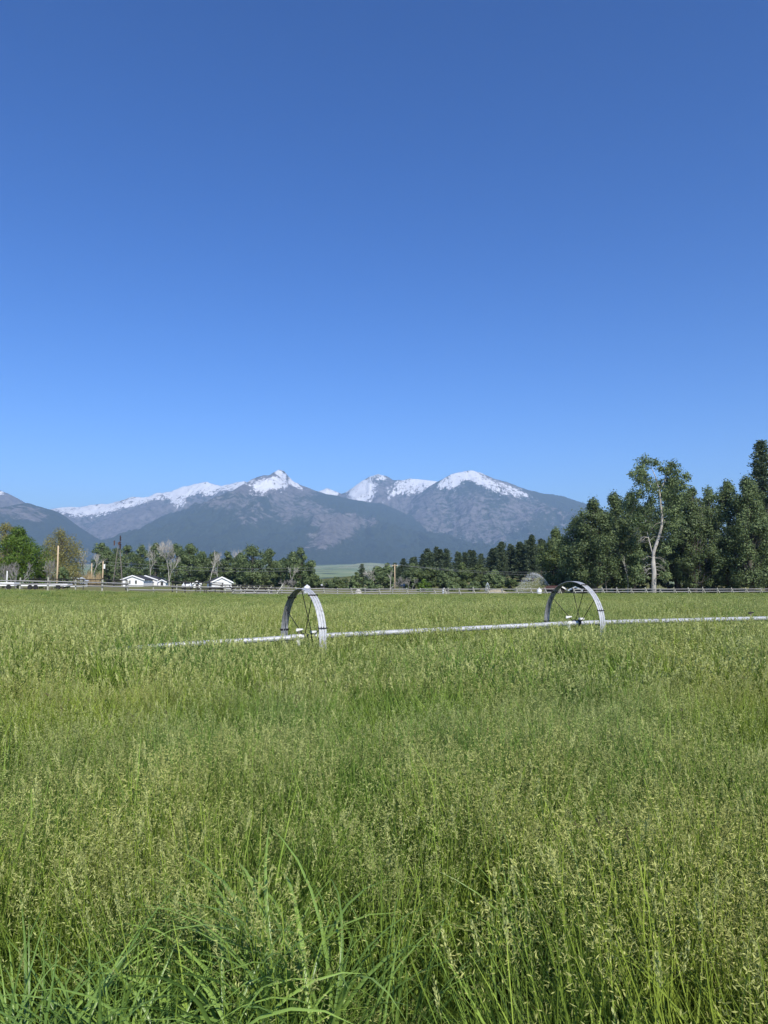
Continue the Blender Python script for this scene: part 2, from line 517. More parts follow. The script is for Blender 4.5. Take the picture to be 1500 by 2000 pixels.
# far snow ridge running left from the main peak
mountain('long snow covered ridge descending to the left of the main peak',
         [(20, 1012), (70, 1004), (100, 993), (118, 990), (150, 990), (170, 986), (200, 985), (225, 980), (255, 971), (285, 971), (300, 964), (330, 960), (350, 951), (380, 946), (400, 941), (412, 945), (428, 950),
          (445, 947), (460, 941), (476, 940), (492, 950), (540, 960), (600, 966), (640, 990), (700, 1040)],
         13600, 9000, 2300, 120, 420, 110, 330, 11,
         [(150, 992, 55, 14, 0.9), (200, 990, 50, 9, 0.85, -12), (270, 974, 50, 9, 0.85, -14), (365, 954, 46, 13, 1.0, -14), (345, 972, 14, 16, 0.85, -40), (405, 950, 24, 14, 0.95, -8), (452, 947, 34, 9, 0.9, -12)],
         [(300, 1010, 260, 60, 0.75)], 0.2, 0.0)
# little snow horn between the peaks
mountain('small jagged snowy horn between the two large peaks',
         [(585, 985), (610, 965), (628, 958), (637, 954), (646, 957), (660, 962), (672, 968), (690, 985)],
         14200, 12600, 1500, 150, 60, 40, 120, 23, [(640, 962, 30, 9, 0.85)], [(640, 975, 60, 30, 0.9)], 0.5)
# the right pair of peaks
mountain('snowy double summit behind the forested shoulder',
         [(600, 1010), (640, 975), (665, 966), (680, 958), (700, 944), (722, 931), (738, 926), (752, 929), (768, 937), (785, 937), (800, 935), (830, 937), (858, 940), (880, 950), (930, 975), (1000, 1020)],
         13500, 9300, 2300, 120, 280, 110, 330, 31,
         [(705, 955, 28, 22, 1.0, -35), (735, 930, 26, 7, 0.8), (812, 946, 48, 14, 1.0, -10), (775, 958, 26, 5, 0.75, -40), (850, 944, 20, 6, 0.9)],
         [(760, 990, 200, 60, 0.75)], 0.35)
mountain('broad rounded snow capped summit on the right',
         [(740, 1040), (780, 1000), (815, 968), (840, 951), (860, 940), (880, 929), (900, 923), (922, 920.5), (940, 924), (965, 933), (1000, 945), (1035, 956), (1070, 964), (1100, 969), (1140, 981),
          (1200, 1003), (1280, 1032), (1380, 1062), (1500, 1085), (1600, 1100)],
         12300, 7900, 2500, 120, 460, 120, 300, 47,
         [(905, 928, 34, 8, 0.95, -8), (945, 938, 40, 10, 0.95, 28), (985, 952, 46, 9, 0.72, 22), (890, 936, 20, 12, 0.75, -45), (868, 942, 14, 6, 0.8, -38)],
         [(870, 1000, 90, 60, 0.72), (980, 1020, 90, 30, 0.6, -30), (1000, 950, 60, 18, 0.6, 20)], 0.05)
# the main massif
mountain('main pointed peak with snow bowl above long forested slopes',
         [(150, 1110), (220, 1078), (300, 1038), (350, 1010), (400, 985), (440, 966), (462, 953), (478, 944), (486, 938), (500, 932), (515, 928), (524, 929), (534, 922), (543, 918), (552, 921), (560, 929), (570, 938),
          (585, 947), (610, 958), (640, 965), (665, 970), (700, 977), (740, 984), (775, 996), (815, 1013), (860, 1035), (900, 1056), (940, 1080), (980, 1100), (1030, 1118)],
         11200, 6300, 2600, 100, 520, 210, 260, 61,
         [(520, 945, 28, 12, 1.0, -6), (548, 926, 16, 7, 0.85, 40), (572, 942, 18, 5, 0.8, 35), (540, 942, 26, 12, 0.85), (490, 941, 12, 5, 0.6, -20), (523, 960, 30, 7, 0.42)],
         [(540, 950, 90, 22, 1.0), (555, 985, 30, 40, 0.75, -25), (620, 1005, 75, 22, 0.62, 25), (660, 1035, 55, 24, 0.72, -25), (490, 1010, 40, 18, 0.45), (460, 985, 60, 12, 0.42), (720, 1020, 20, 9, 0.5)], -0.25, 0.0, 1.15, 1.1)
# left hills
mountain('bare grey shoulder above the left forest slope',
         [(-330, 900), (-200, 915), (-90, 935), (-30, 952), (0, 962), (18, 969), (40, 980), (60, 992), (90, 1015)],
         10500, 8000, 1800, 120, 160, 100, 120, 71, [(-8, 962, 14, 4, 0.8)], [(0, 980, 80, 30, 1.0)], 0.5)
mountain('dark forested slope dropping from the left edge',
         [(-360, 985), (-200, 990), (-80, 1000), (-20, 996), (20, 988), (48, 982), (75, 989), (100, 997), (128, 1012), (150, 1028), (172, 1042), (198, 1058), (235, 1084), (280, 1108), (320, 1122)],
         8600, 5200, 2000, 80, 260, 130, 170, 83, [], [(30, 1000, 40, 12, 0.4), (60, 1010, 30, 8, 0.45)], -0.3, 0.0, 1.1)
# low pale hump at the foot of the massif, with fields on it
mountain('low pale green foothill beyond the valley fields',
         [(560, 1120), (620, 1113), (670, 1106), (700, 1101), (720, 1099), (750, 1101), (800, 1108), (860, 1118)],
         5600, 4600, 900, 55, 90, 40, 70, 95, [], [], -1.0)
bpy.data.objects['mountain.007'].data.materials[0] = plain('foothill_grass', (0.16, 0.20, 0.09), (0.32, 0.33, 0.17), 0.006, 0.95)

# ------------------------------------------------------------------ leaves and trees
def leaf_quads(C, nrm, L, W, r, along=None):
    """one bent diamond per centre: C centres, nrm normals, L half lengths, W half widths"""
    n = len(C)
    nrm = nrm / (np.linalg.norm(nrm, axis=1, keepdims=True) + 1e-9)
    if along is None:
        along = r.normal(size=(n, 3))
    a = np.cross(nrm, along)
    a = a / (np.linalg.norm(a, axis=1, keepdims=True) + 1e-9)
    b = np.cross(nrm, a)
    L = np.asarray(L)[:, None]; W = np.asarray(W)[:, None]
    v = np.stack([C - b * L, C + a * W - nrm * W * .3, C + b * L, C - a * W - nrm * W * .3], 1).reshape(-1, 3)
    q = np.arange(n * 4).reshape(n, 4)
    return v, q

def limb_pts(p0, p1, r, sag=0.12, k=4):
    p0, p1 = np.array(p0), np.array(p1)
    L = np.linalg.norm(p1 - p0)
    pts = []
    for i in range(k + 1):
        t = i / k
        p = p0 * (1 - t) + p1 * t
        p = p + np.array([0, 0, -sag * L * 4 * t * (1 - t) * (1 - t)])
        if 0 < i < k:
            p = p + r.normal(size=3) * L * 0.035
        pts.append(p)
    return pts

def broadleaf(H, W, seed, leaves=7000, clumps=60, lo=0.12, leaf=0.16, lean=0.0, top=0.7, spike=0.0, flat=0.75, trunk_r=None, stems=1, dens=1.0):
    """trunk and crown meshes of a broadleaved tree, base at the origin"""
    r = np.random.default_rng(seed)
    tr = trunk_r or 0.018 * H + 0.05
    tb = MB()
    cc, cr = [], []
    k = 0
    while len(cc) < clumps and k < 6000:
        k += 1
        t = r.uniform(lo, 1.0)
        # crown envelope: widest at about 45 per cent, uneven with direction
        e = (np.sin(np.pi * min(1, (t - lo) / (1 - lo)) ** top) ** 0.62)
        az = r.uniform(0, 2 * np.pi)
        e *= 0.80 + 0.28 * math.sin(az * 2 + seed) * math.cos(t * 7 + seed) + 0.12 * r.normal()
        rad = W * 0.5 * e * math.sqrt(r.uniform(0.12, 1.0))
        c = np.array([rad * math.cos(az) + lean * t * H, rad * math.sin(az), t * H * 0.955])
        cc.append(c)
        cr.append(W * r.uniform(0.085, 0.16) * (1.0 if t < 0.8 else 0.75))
    cc, cr = np.array(cc), np.array(cr)
    # trunk(s) and limbs
    for s in range(stems):
        off = np.array([0, 0, 0]) if stems == 1 else np.array([r.normal() * W * 0.09, r.normal() * W * 0.09, 0])
        path = [off + np.array([0, 0, -0.3])]
        for i in range(1, 8):
            t = i / 7
            path.append(off * (1 + t) + np.array([lean * t * H * 0.9 + r.normal() * 0.018 * H * t, r.normal() * 0.018 * H * t, t * H * 0.88]))
        tb.tube(path, [tr * (1.25 if i == 0 else (1 - 0.88 * i / 7)) / (1 if stems == 1 else 1.4) for i in range(8)], 7)
    main = path
    for c, R in zip(cc, cr):
        zt = max(0.08 * H, c[2] - r.uniform(0.1, 0.26) * H)
        i = min(6, int(zt / (H * 0.88) * 7))
        f_ = zt / (H * 0.88) * 7 - i
        st = main[i] * (1 - f_) + main[i + 1] * f_
        tb.tube(limb_pts(st, c, r), [tr * 0.34, tr * 0.26, tr * 0.18, tr * 0.12, tr * 0.05], 4, cap=False)
    # leaves
    wgt = cr ** 2
    idx = r.choice(len(cc), leaves, p=wgt / wgt.sum())
    d = r.normal(size=(leaves, 3))
    d /= np.linalg.norm(d, axis=1, keepdims=True)
    rr = cr[idx][:, None] * (r.uniform(0.25, 1, (leaves, 1)) ** 0.45) * dens
    off = d * rr * np.array([1.0, 1.0, flat])
    if spike:
        off[:, 2] += np.abs(r.normal(size=leaves)) * cr[idx] * spike
    C = cc[idx] + off
    C[:, 2] = np.maximum(C[:, 2], 0.05 * H)
    nrm = d * 1.2 + r.normal(size=(leaves, 3)) * 0.5 + np.array([0, 0, 0.5])
    L = leaf * r.uniform(0.6, 1.35, leaves)
    v, q = leaf_quads(C, nrm, L, L * r.uniform(0.42, 0.7, leaves), r)
    ct = r.uniform(0, 1, len(cc))
    tint = np.clip(0.22 + 0.36 * ct[idx] + r.normal(size=leaves) * 0.17, 0, 1)
    return tb, v, q, np.repeat(tint, 4)

def conifer(H, W, seed, branches=70, tufts=6, lo=0.14, leaf=0.22, droop=0.25, shape=0.8, gap=0.0):
    r = np.random.default_rng(seed)
    tb = MB()
    tr = 0.014 * H + 0.05
    path = [np.array([r.normal() * 0.006 * H, r.normal() * 0.006 * H, z]) for z in np.linspace(-0.3, H * 0.985, 7)]
    tb.tube(path, [tr * (1.2 - 1.15 * i / 6) for i in range(7)], 6)
    C, A, S = [], [], []
    for b in range(branches):
        t = lo + (1 - lo) * ((b + r.uniform()) / branches) ** 0.9
        if gap and r.uniform() < gap:
            continue
        az = b * 2.39996 + r.normal() * 0.5
        tt = (t - lo) / (1 - lo)
        prof = (1 - tt) ** shape * min(1, 0.55 + tt * 2.2)
        Lb = W * 0.5 * prof * r.uniform(0.62, 1.12) + 0.012 * H
        z0 = t * H
        dirx, diry = math.cos(az), math.sin(az)
        rise = 0.42 - 0.75 * (1 - tt) * droop * 2
        tip = np.array([dirx * Lb, diry * Lb, z0 + rise * Lb * 0.6])
        tb.tube([np.array([0, 0, z0]), np.array([dirx * Lb * .5, diry * Lb * .5, z0 + rise * Lb * 0.2]), tip], [tr * .2, tr * .13, tr * .04], 3, cap=False)
        nt_ = max(2, int(tufts * (0.45 + Lb / (W * 0.5))))
        for k in range(nt_):
            s = (k + r.uniform(0.2, 1)) / nt_
            p = np.array([dirx * Lb * s, diry * Lb * s, z0 + rise * Lb * 0.6 * s * s])
            m = 9
            sp = r.normal(size=(m, 3)) * np.array([0.10, 0.10, 0.055]) * (W * 0.42)
            C.append(p + sp)
            A.append(np.tile(np.array([dirx, diry, 0.35]), (m, 1)) + r.normal(size=(m, 3)) * 0.6)
            S.append(np.full(m, r.uniform(0, 1)))
    m = 24
    C.append(np.stack([r.normal(size=m) * 0.02 * W, r.normal(size=m) * 0.02 * W, H * r.uniform(0.93, 1.0, m)], 1))
    A.append(np.tile(np.array([0, 0, 1.0]), (m, 1)) + r.normal(size=(m, 3)) * 0.5); S.append(np.full(m, 0.6))
    C, A, S = np.concatenate(C), np.concatenate(A), np.concatenate(S)
    n = len(C)
    L = leaf * r.uniform(0.6, 1.4, n)
    nrm = np.cross(A, r.normal(size=(n, 3))) + np.array([0, 0, 0.35])
    v, q = leaf_quads(C, nrm, L, L * 0.42, r, A)
    tint = np.clip(0.15 + 0.5 * S + r.normal(size=n) * 0.16, 0, 1)
    return tb, v, q, np.repeat(tint, 4)

def bare(H, W, seed, trunk_r=0.16, depth=5, split=(2, 3), fork=0.28, twig=0.02, spread=0.5):
    """leafless tree: forking limbs down to twigs"""
    r = np.random.default_rng(seed)
    tb, tw = MB(), MB()
    def grow(p, d, L, rad, lev):
        k = 3
        pts = [p]
        for i in range(k):
            d = d + r.normal(size=3) * 0.14
            d[2] += 0.05
            d = d / np.linalg.norm(d)
            pts.append(pts[-1] + d * L / k)
        (tb if lev < 3 else tw).tube(pts, [rad, rad * .88, rad * .78, rad * .66], 6 if lev < 2 else 3, cap=False)
        if lev >= depth:
            return
        n = r.integers(split[0], split[1] + 1) + (1 if lev > 1 else 0)
        for j in range(n):
            q = pts[-1] if j < 2 else pts[r.integers(1, 3)]
            a = r.normal(size=3); a -= d * a.dot(d); a /= np.linalg.norm(a) + 1e-9
            nd = d + a * spread * r.uniform(0.6, 1.4)
            nd[0] *= 1.0; nd /= np.linalg.norm(nd)
            grow(q, nd, L * r.uniform(0.58, 0.82), max(twig, rad * 0.62), lev + 1)
    grow(np.array([0, 0, -0.3]), np.array([r.normal() * .05, r.normal() * .05, 1.0]), H * fork, trunk_r, 0)
    for mb in (tb, tw):      # fit the size
        pass
    allv = np.array(tb.v + tw.v)
    sz = H / allv[:, 2].max()
    sx = W / max(0.5, (allv[:, 0].max() - allv[:, 0].min()))
    sx = min(max(sx, 0.4), 1.6)
    for mb in (tb, tw):
        mb.v = [(x * sx, y * sx, z * sz) for x, y, z in mb.v]
    return tb, tw

def place(px, py_top, d):
    x = X(px, d)
    g = G(x, d)
    return x, g, P(px, py_top, d).z - g

def put_tree(name, label, cat, px, py_top, wpx, d, kind, group, leafm=None, barkm=None, seed=0, **kw):
    x, g, H = place(px, py_top, d)
    W = wpx / F * d * (1.3 if kind == 'broad' else 1.15)
    root = empty(name, (x, d, g), 0, label, cat, group)
    fn = broadleaf if kind == 'broad' else conifer
    tb, v, q, tint = fn(H, W, seed, **kw)
    tb.build('trunk', barkm or M_BARK, root, True)
    link('crown', np_mesh('crown', v, q, leafm or M_COTTON, tint), root)
    return root

def put_bare(name, label, px, py_top, wpx, d, group, seed, barkm=None, **kw):
    x, g, H = place(px, py_top, d)
    root = empty(name, (x, d, g), 0, label, 'bare tree', group)
    tb, tw = bare(H, wpx / F * d, seed, **kw)
    tb.build('trunk', barkm or M_PALEBARK, root, True)
    if tw.v:
        tag(tw.build('twigs', barkm or M_PALEBARK, root), kind='stuff')
    return root

# --- the tall grove on the right
GR = 'tall trees in the grove on the right'
right = [  # px, top, width, distance, label
    (1132, 1008, 72, 152, 'leafy cottonwood at the left edge of the right grove', 9000),
    (1163, 976, 84, 147, 'rounded cottonwood second in from the left edge of the right grove', 11000),
    (1203, 966, 78, 156, 'dense cottonwood just left of the pale crooked trunk', 11000),
    (1238, 958, 66, 163, 'dark cottonwood in shade behind the pale crooked trunk', 8000),
    (1322, 930, 84, 158, 'dense cottonwood just right of the pale crooked trunk', 11000),
    (1357, 950, 70, 150, 'cottonwood with dead pale branches right of the pale crooked trunk', 9000),
    (1392, 948, 66, 160, 'sparse grey-green cottonwood in the middle of the right grove', 7500),
    (1428, 938, 78, 151, 'thick dark cottonwood left of the tall right edge pine', 11000),
    (1468, 930, 86, 146, 'broad cottonwood in front of the tall right edge pine', 12000),
    (1520, 935, 90, 150, 'cottonwood cut off by the right edge of the photo', 9000),
    (1272, 985, 84, 176, 'shaded cottonwood filling the gap behind the pale crooked trunk', 9000),
]
for i, (px, t, w, d, lab, nl) in enumerate(right):
    put_tree('cottonwood_tree', lab, 'tree', px, t, w, d, 'broad', GR, seed=200 + i, leaves=int(nl * 1.9), clumps=120, lo=0.07 if i not in (1, 4) else 0.13,
             leaf=0.20, spike=0.5, flat=0.9, top=0.62)
# tall pale-trunked tree
def pale_tree():
    d = 141.0
    x0 = X(1277, d)
    g = G(x0, d)
    def W(px, py, dy=0.0):
        p = P(px, py, d)
        return np.array([p.x - x0, dy, p.z - g])
    root = empty('pale_trunk_tree', (x0, d, g), 0, 'tallest grove tree, crooked pale trunk and tufted forked crown', 'tree', GR)
    r = np.random.default_rng(5)
    tb = MB()
    path = [W(1276, 1165), W(1277, 1140), W(1277.5, 1118), W(1276, 1098), W(1276.5, 1080, .1), W(1281, 1066, .1), W(1288, 1048, .2), W(1293, 1028, .2), W(1294, 1008, .2), W(1291, 985, .1), W(1288, 960), W(1280, 930), W(1268, 905)]
    tb.tube(path, [.55, .46, .41, .38, .35, .31, .28, .25, .22, .18, .14, .08, .03], 8)
    tb.tube([W(1276, 1090), W(1272, 1068, .3), W(1267, 1045, .5), W(1263, 1022, .6), W(1262, 1000, .5)], [.13, .11, .09, .07, .03], 5)
    tb.tube([W(1288, 960), W(1298, 940), W(1307, 918), W(1311, 903)], [.15, .12, .08, .03], 6)
    tb.tube([W(1288, 965), W(1270, 945), W(1252, 930), W(1232, 925)], [.14, .1, .06, .03], 5)
    # dead drooping branches
    for (px, py) in [(1278, 1108), (1277, 1112), (1276, 1102), (1278, 1120), (1266, 1050), (1265, 1040), (1263, 1030), (1277, 1090), (1289, 1048), (1293, 1020)] * 3:
        s = W(px, py)
        sd = r.choice([-1, 1]) if px > 1270 else -1
        L = r.uniform(1.0, 2.3)
        e = s + np.array([sd * L, r.normal() * .8, -L * r.uniform(0.1, 0.9)])
        mid = (s + e) / 2 + np.array([0, 0, 0.22 * L])
        tb.tube([s, mid, e], [.05, .035, .015], 4, cap=False)
        for _ in range(3):
            tb.tube([mid * .4 + e * .6, mid * .2 + e * .8 + r.normal(size=3) * .3, e + r.normal(size=3) * .45], [.025, .018, .008], 3, cap=False)
    tb.build('trunk', M_PALEBARK, root, True)
    cl = [(1262, 900, 17), (1250, 915, 15), (1272, 908, 12), (1258, 925, 18), (1240, 929, 12), (1230, 927, 9), (1268, 938, 17), (1246, 940, 13),
          (1310, 910, 15), (1302, 922, 15), (1318, 925, 15), (1293, 915, 8), (1328, 935, 12), (1308, 942, 18), (1290, 945, 13), (1325, 952, 16),
          (1262, 958, 18), (1245, 965, 18), (1300, 965, 20), (1318, 975, 20), (1270, 978, 15), (1235, 985, 18), (1255, 1000, 20), (1312, 998, 20), (1325, 1015, 18),
          (1243, 1018, 18), (1262, 1030, 14), (1308, 1030, 18), (1312, 1055, 18), (1298, 1075, 14), (1252, 1085, 14), (1246, 1110, 15), (1302, 1100, 15), (1250, 1128, 13), (1292, 1125, 12), (1310, 1125, 13)]
    C, D, I = [], [], []
    for k, (px, py, rp) in enumerate(cl):
        R = rp / F * d
        n = int(420 * (R / 1.5) ** 1.6)
        dd = r.normal(size=(n, 3)); dd /= np.linalg.norm(dd, axis=1, keepdims=True)
        rr = R * r.uniform(0.1, 1, (n, 1)) ** 0.55
        jag = 1 + 0.35 * np.sin(np.arctan2(dd[:, 2:3], dd[:, :1]) * 5 + k)
        C.append(W(px, py, r.normal() * 1.3) + dd * rr * jag * np.array([1, 1.1, 0.85])); D.append(dd); I.append(np.full(n, r.uniform(0, 1)))
    C, D, I = np.concatenate(C), np.concatenate(D), np.concatenate(I)
    n = len(C)
    L = 0.2 * r.uniform(.6, 1.3, n)
    v, q = leaf_quads(C, D + r.normal(size=(n, 3)) * .6 + np.array([0, 0, .4]), L, L * r.uniform(.4, .65, n), r)
    link('crown', np_mesh('crown', v, q, M_COTTON, np.repeat(np.clip(.25 + .4 * I + r.normal(size=n) * .17, 0, 1), 4)), root)
pale_tree()
put_tree('pine_tree', 'tall pine rising above the grove at the right edge', 'tree', 1498, 862, 74, 155, 'conifer', GR, M_CONIFER, M_PINEBARK, seed=301, branches=150, tufts=9, leaf=0.3, shape=0.6, droop=0.05)
put_tree('cottonwood_tree', 'yellow-green cottonwood standing left of the grove by the spray', 'tree', 1086, 1036, 62, 165, 'broad', GR, M_BUSH, seed=303, leaves=12000, clumps=80, lo=0.04, leaf=0.2, spike=0.5, top=0.55, flat=0.9)
# pale dead branches among the right grove
for i, (px, t, w, lab) in enumerate([(1366, 958, 26, 'dead pale snag rising among the cottonwoods right of the pale trunk'), (1494, 985, 22, 'thin pale snag at the right edge below the pine'),
                                     (1186, 1030, 30, 'grey dead limbs showing in the left part of the grove'), (1226, 1085, 12, 'slim leaning dead trunk left of the pale crooked trunk')]):
    put_bare('dead_tree', lab, px, t, w, 151 if i != 3 else 144, 'bare dead trees in the right grove', 400 + i, trunk_r=0.13, depth=4, spread=0.4)
# understory of the grove
und = [(1118, 1085, 40), (1145, 1100, 30), (1180, 1095, 36), (1215, 1090, 34), (1248, 1085, 30), (1305, 1080, 34), (1335, 1075, 36), (1370, 1095, 30), (1400, 1075, 40), (1440, 1070, 44), (1478, 1075, 44), (1515, 1085, 40)]
names = ['left of the spray facing tree', 'at the tan bank', 'under the rounded cottonwood', 'under the dense left cottonwood', 'left of the pale trunk', 'right of the pale trunk', 'further right of the pale trunk',
         'right of the dense cottonwood by the pale trunk', 'in the middle of the right grove', 'under the thick dark cottonwood', 'below the right edge pine', 'at the very right edge']
for i, ((px, t, w), nm) in enumerate(zip(und, names)):
    put_tree('young_tree', 'dark young tree in the shade ' + nm, 'tree', px, t, w, 160 + (i % 3) * 6, 'broad', 'understory trees of the right grove', M_COTTON, seed=330 + i, leaves=3200, clumps=34, lo=0.05, leaf=0.22, top=0.6)

# --- conifer wood in the centre
tops = ([760, 800, 830, 850, 880, 905, 930, 950, 962, 980, 1000, 1017, 1040, 1060, 1100], [1104, 1082, 1074, 1072, 1068, 1071, 1074, 1078, 1074, 1060, 1066, 1060, 1046, 1052, 1050])
protos = []
for i in range(5):
    tb, v, q, tint = conifer(14.0, 7.2 if i < 3 else 6.2, 500 + i, branches=84 + 6 * i, tufts=7, lo=0.08, leaf=0.27, droop=0.16 + 0.05 * (i % 3), shape=0.55 + 0.1 * (i % 3))
    protos.append((tb.mesh('trunk', M_PINEBARK, True), np_mesh('crown', v, q, M_CONIFER, tint)))
rr = random.Random(3)
spots = []
for px in range(774, 1064, 13):
    spots.append((px + rr.uniform(-6, 6), rr.choice((0, 0, 2, 7)), 300 + rr.uniform(-22, 14)))
for px in range(786, 1062, 15):
    spots.append((px + rr.uniform(-7, 7), rr.uniform(5, 28), 268 + rr.uniform(-10, 10)))
spots += [(962, -2, 240), (980, 0, 236), (1001, 0, 238), (1017, -1, 234), (1040, -1, 230), (1058, 2, 240), (1096, 0, 238), (1112, 2, 244), (707, 4, 232)]
spots.sort()
ORD = ['first', 'second', 'third', 'fourth', 'fifth', 'sixth', 'seventh', 'eighth', 'ninth', 'tenth', 'eleventh', 'twelfth', 'thirteenth', 'fourteenth', 'fifteenth', 'sixteenth', 'seventeenth', 'eighteenth', 'nineteenth', 'twentieth', 'twenty-first', 'twenty-second', 'twenty-third', 'twenty-fourth', 'twenty-fifth', 'twenty-sixth']
cnt = {}
for i, (px, dt, d) in enumerate(spots):
    top = float(np.interp(px, *tops)) + dt + (rr.uniform(-3, 4) if d > 250 else 0)
    if px < 740:
        top = 1102
    x, g, H = place(px, top, d)
    row = 'front row' if d < 250 else ('back row' if d > 285 else 'middle row')
    cnt[row] = cnt.get(row, 0) + 1
    lab = 'dark conifer, %s from the left in the %s of the central wood' % (ORD[cnt[row] - 1], row)
    root = empty('conifer_tree', (x, d, g), rr.uniform(0, 6.28), lab, 'conifer', 'conifers of the central wood')
    tm, cm = protos[i % 5]
    s = H / 14.0
    wd_ = s * rr.uniform(0.9, 1.45) if H < 16 else s * rr.uniform(0.8, 0.98)
    for nme, me in (('trunk', tm), ('crown', cm)):
        o = link(nme, me, root)
        o.scale = (wd_, wd_, s)

# deciduous trees and bushes before the wood
mid = [('cottonwood_tree', 'dull green leafy tree directly right of the utility pole', 808, 1100, 40, 225), ('cottonwood_tree', 'rounded leafy tree at the foot of the conifers left of centre', 838, 1106, 38, 222),
       ('cottonwood_tree', 'leafy tree in the middle of the conifer wood edge', 873, 1108, 42, 220), ('cottonwood_tree', 'pale green leafy tree in front of the conifer wood', 902, 1098, 36, 222),
       ('cottonwood_tree', 'pale green crown left of the tall front conifers', 934, 1100, 42, 224), ('cottonwood_tree', 'low leafy tree under the tall front conifers', 966, 1112, 34, 215),
       ('leafy_bush', 'rounded green bush left of the water spray', 996, 1128, 30, 190), ('leafy_bush', 'bright green bush right of the utility pole', 829, 1132, 28, 180),
       ('leafy_bush', 'small bush at the foot of the conifers', 883, 1136, 26, 195), ('leafy_bush', 'low bush under the leafy trees', 925, 1135, 30, 195), ('leafy_bush', 'small round bush below the front conifers', 958, 1136, 22, 190),
       ('cottonwood_tree', 'leafy tree in the small group left of the utility pole', 737, 1106, 40, 215), ('cottonwood_tree', 'leafy tree beside the utility pole', 756, 1099, 32, 222),
       ('leafy_bush', 'dark bush at the left end of the small tree group', 696, 1118, 28, 214), ('leafy_bush', 'low bush at the foot of the small tree group', 722, 1132, 34, 190),
       ('leafy_bush', 'dark bush right of the small metal roofed shed', 641, 1134, 22, 230), ('leafy_bush', 'pale green round bush in the valley gap', 664, 1134, 26, 225), ('leafy_bush', 'dark bush in the valley gap', 655, 1127, 24, 250), ('leafy_bush', 'dark green bush right side of the valley gap', 675, 1129, 22, 250),
       ('leafy_bush', 'thin bush left of the small tree group', 690, 1136, 20, 215), ('leafy_bush', 'bush hiding the foot of the left cottonwood row', 617, 1126, 26, 225)]
for i, (nm, lab, px, t, w, d) in enumerate(mid):
    bush = nm == 'leafy_bush'
    put_tree(nm, lab, 'bush' if bush else 'tree', px, t, w, d, 'broad', 'leafy trees and bushes before the wood', M_MAPLE if 'bright' in lab else (M_BUSH if 'pale' in lab or 'round' in lab else M_COTTON), seed=600 + i,
             leaves=2600 if bush else 6400, clumps=26 if bush else 52, lo=0.02 if bush else 0.06, leaf=0.24, top=0.55)

# --- left row of cottonwoods
left = [(198, 1057, 46, 250), (222, 1068, 40, 262), (246, 1066, 50, 255), (274, 1066, 46, 262), (303, 1064, 46, 250), (344, 1061, 46, 252), (369, 1063, 48, 240), (394, 1078, 40, 252), (419, 1079, 42, 246), (444, 1078, 38, 250),
        (468, 1082, 36, 243), (492, 1066, 58, 232), (526, 1073, 46, 238), (548, 1096, 38, 230), (572, 1078, 50, 222), (588, 1068, 52, 214), (604, 1098, 32, 218)]
pos_l = ['first from its left end, beside the windmill', 'second from its left end, behind the windmill', 'third from its left end', 'fourth from its left end', 'fifth from its left end, behind the white house', 'with the big bare tree before it',
         'right of the big bare tree', 'eighth from its left end', 'behind the white garage', 'just right of the white garage', 'short, left of the tall pair', 'left of the tall pair in its right half', 'right of the tall pair in its right half',
         'lowest, in the dip', 'left half of the rounded end clump', 'tallest of the rounded end clump', 'low tree at its very right end']
for i, ((px, t, w, d), ps) in enumerate(zip(left, pos_l)):
    put_tree('cottonwood_tree', 'dark cottonwood in the left row, ' + ps, 'tree', px, t, w, d, 'broad', 'cottonwoods in the left row', seed=700 + i, leaves=7600, clumps=62, lo=0.04, leaf=0.26, spike=0.35, top=0.6)
# bare trees of the left and centre
for i, (px, t, w, d, lab, dp) in enumerate([
        (161, 1070, 34, 205, 'grey bare tree between the golden willow and the windmill', 5), (176, 1078, 24, 215, 'thin grey bare tree just left of the windmill', 5), (293, 1058, 26, 225, 'tall slim bare tree behind the white house', 5),
        (331, 1053, 50, 212, 'big spreading bare tree right of the white house', 6), (407, 1073, 26, 230, 'bare tree left above the white garage', 5), (427, 1080, 20, 226, 'thin bare tree right above the white garage', 5),
        (452, 1068, 34, 262, 'pale bare crown showing above the cottonwood row', 5), (720, 1108, 26, 205, 'whitish forked bare tree in the small central group', 5),
        (762, 1112, 18, 208, 'thin grey bare tree next to the utility pole', 4), (570, 1105, 22, 206, 'pale leaning bare trunk before the rounded end clump', 4)]):
    put_bare('bare_tree', lab, px, t, w, d, 'bare trees in the tree lines', 800 + i, trunk_r=0.2 if w > 25 else 0.14, depth=dp, twig=0.017)
for i, (px, t, w, d, lab) in enumerate([(10, 1092, 26, 122, 'pale leafless shrub at the left edge'), (30, 1090, 28, 123, 'pale leafless shrub under the green maple'), (97, 1080, 20, 128, 'slim pale leafless shrub left of the tan pole'),
                                        (792, 1124, 40, 185, 'pinkish grey leafless thicket right of the utility pole'), (563, 1130, 22, 180, 'grey leafless mound of brush at the end of the jack fence'), (1100, 1102, 30, 168, 'grey leafless brush right of the spray')]):
    x, g, H = place(px, t, d)
    root = empty('leafless_shrub', (x, d, g), 0, lab, 'shrub', 'leafless shrubs')
    for s in range(4):
        tb, tw = bare(H * random.uniform(.8, 1), w / F * d * .7, 840 + i * 7 + s, trunk_r=0.07, depth=4, fork=0.3, twig=0.022, spread=0.55)
        ox = (s - 1.5) * w / F * d * 0.2
        for mb in (tb, tw):
            mb.v = [(a + ox, b + (s % 2) * .5, c) for a, b, c in mb.v]
        tb.v += []
        tb.add(tw.v, tw.f)
        tb.build('stem', M_GREYTWIG, root)
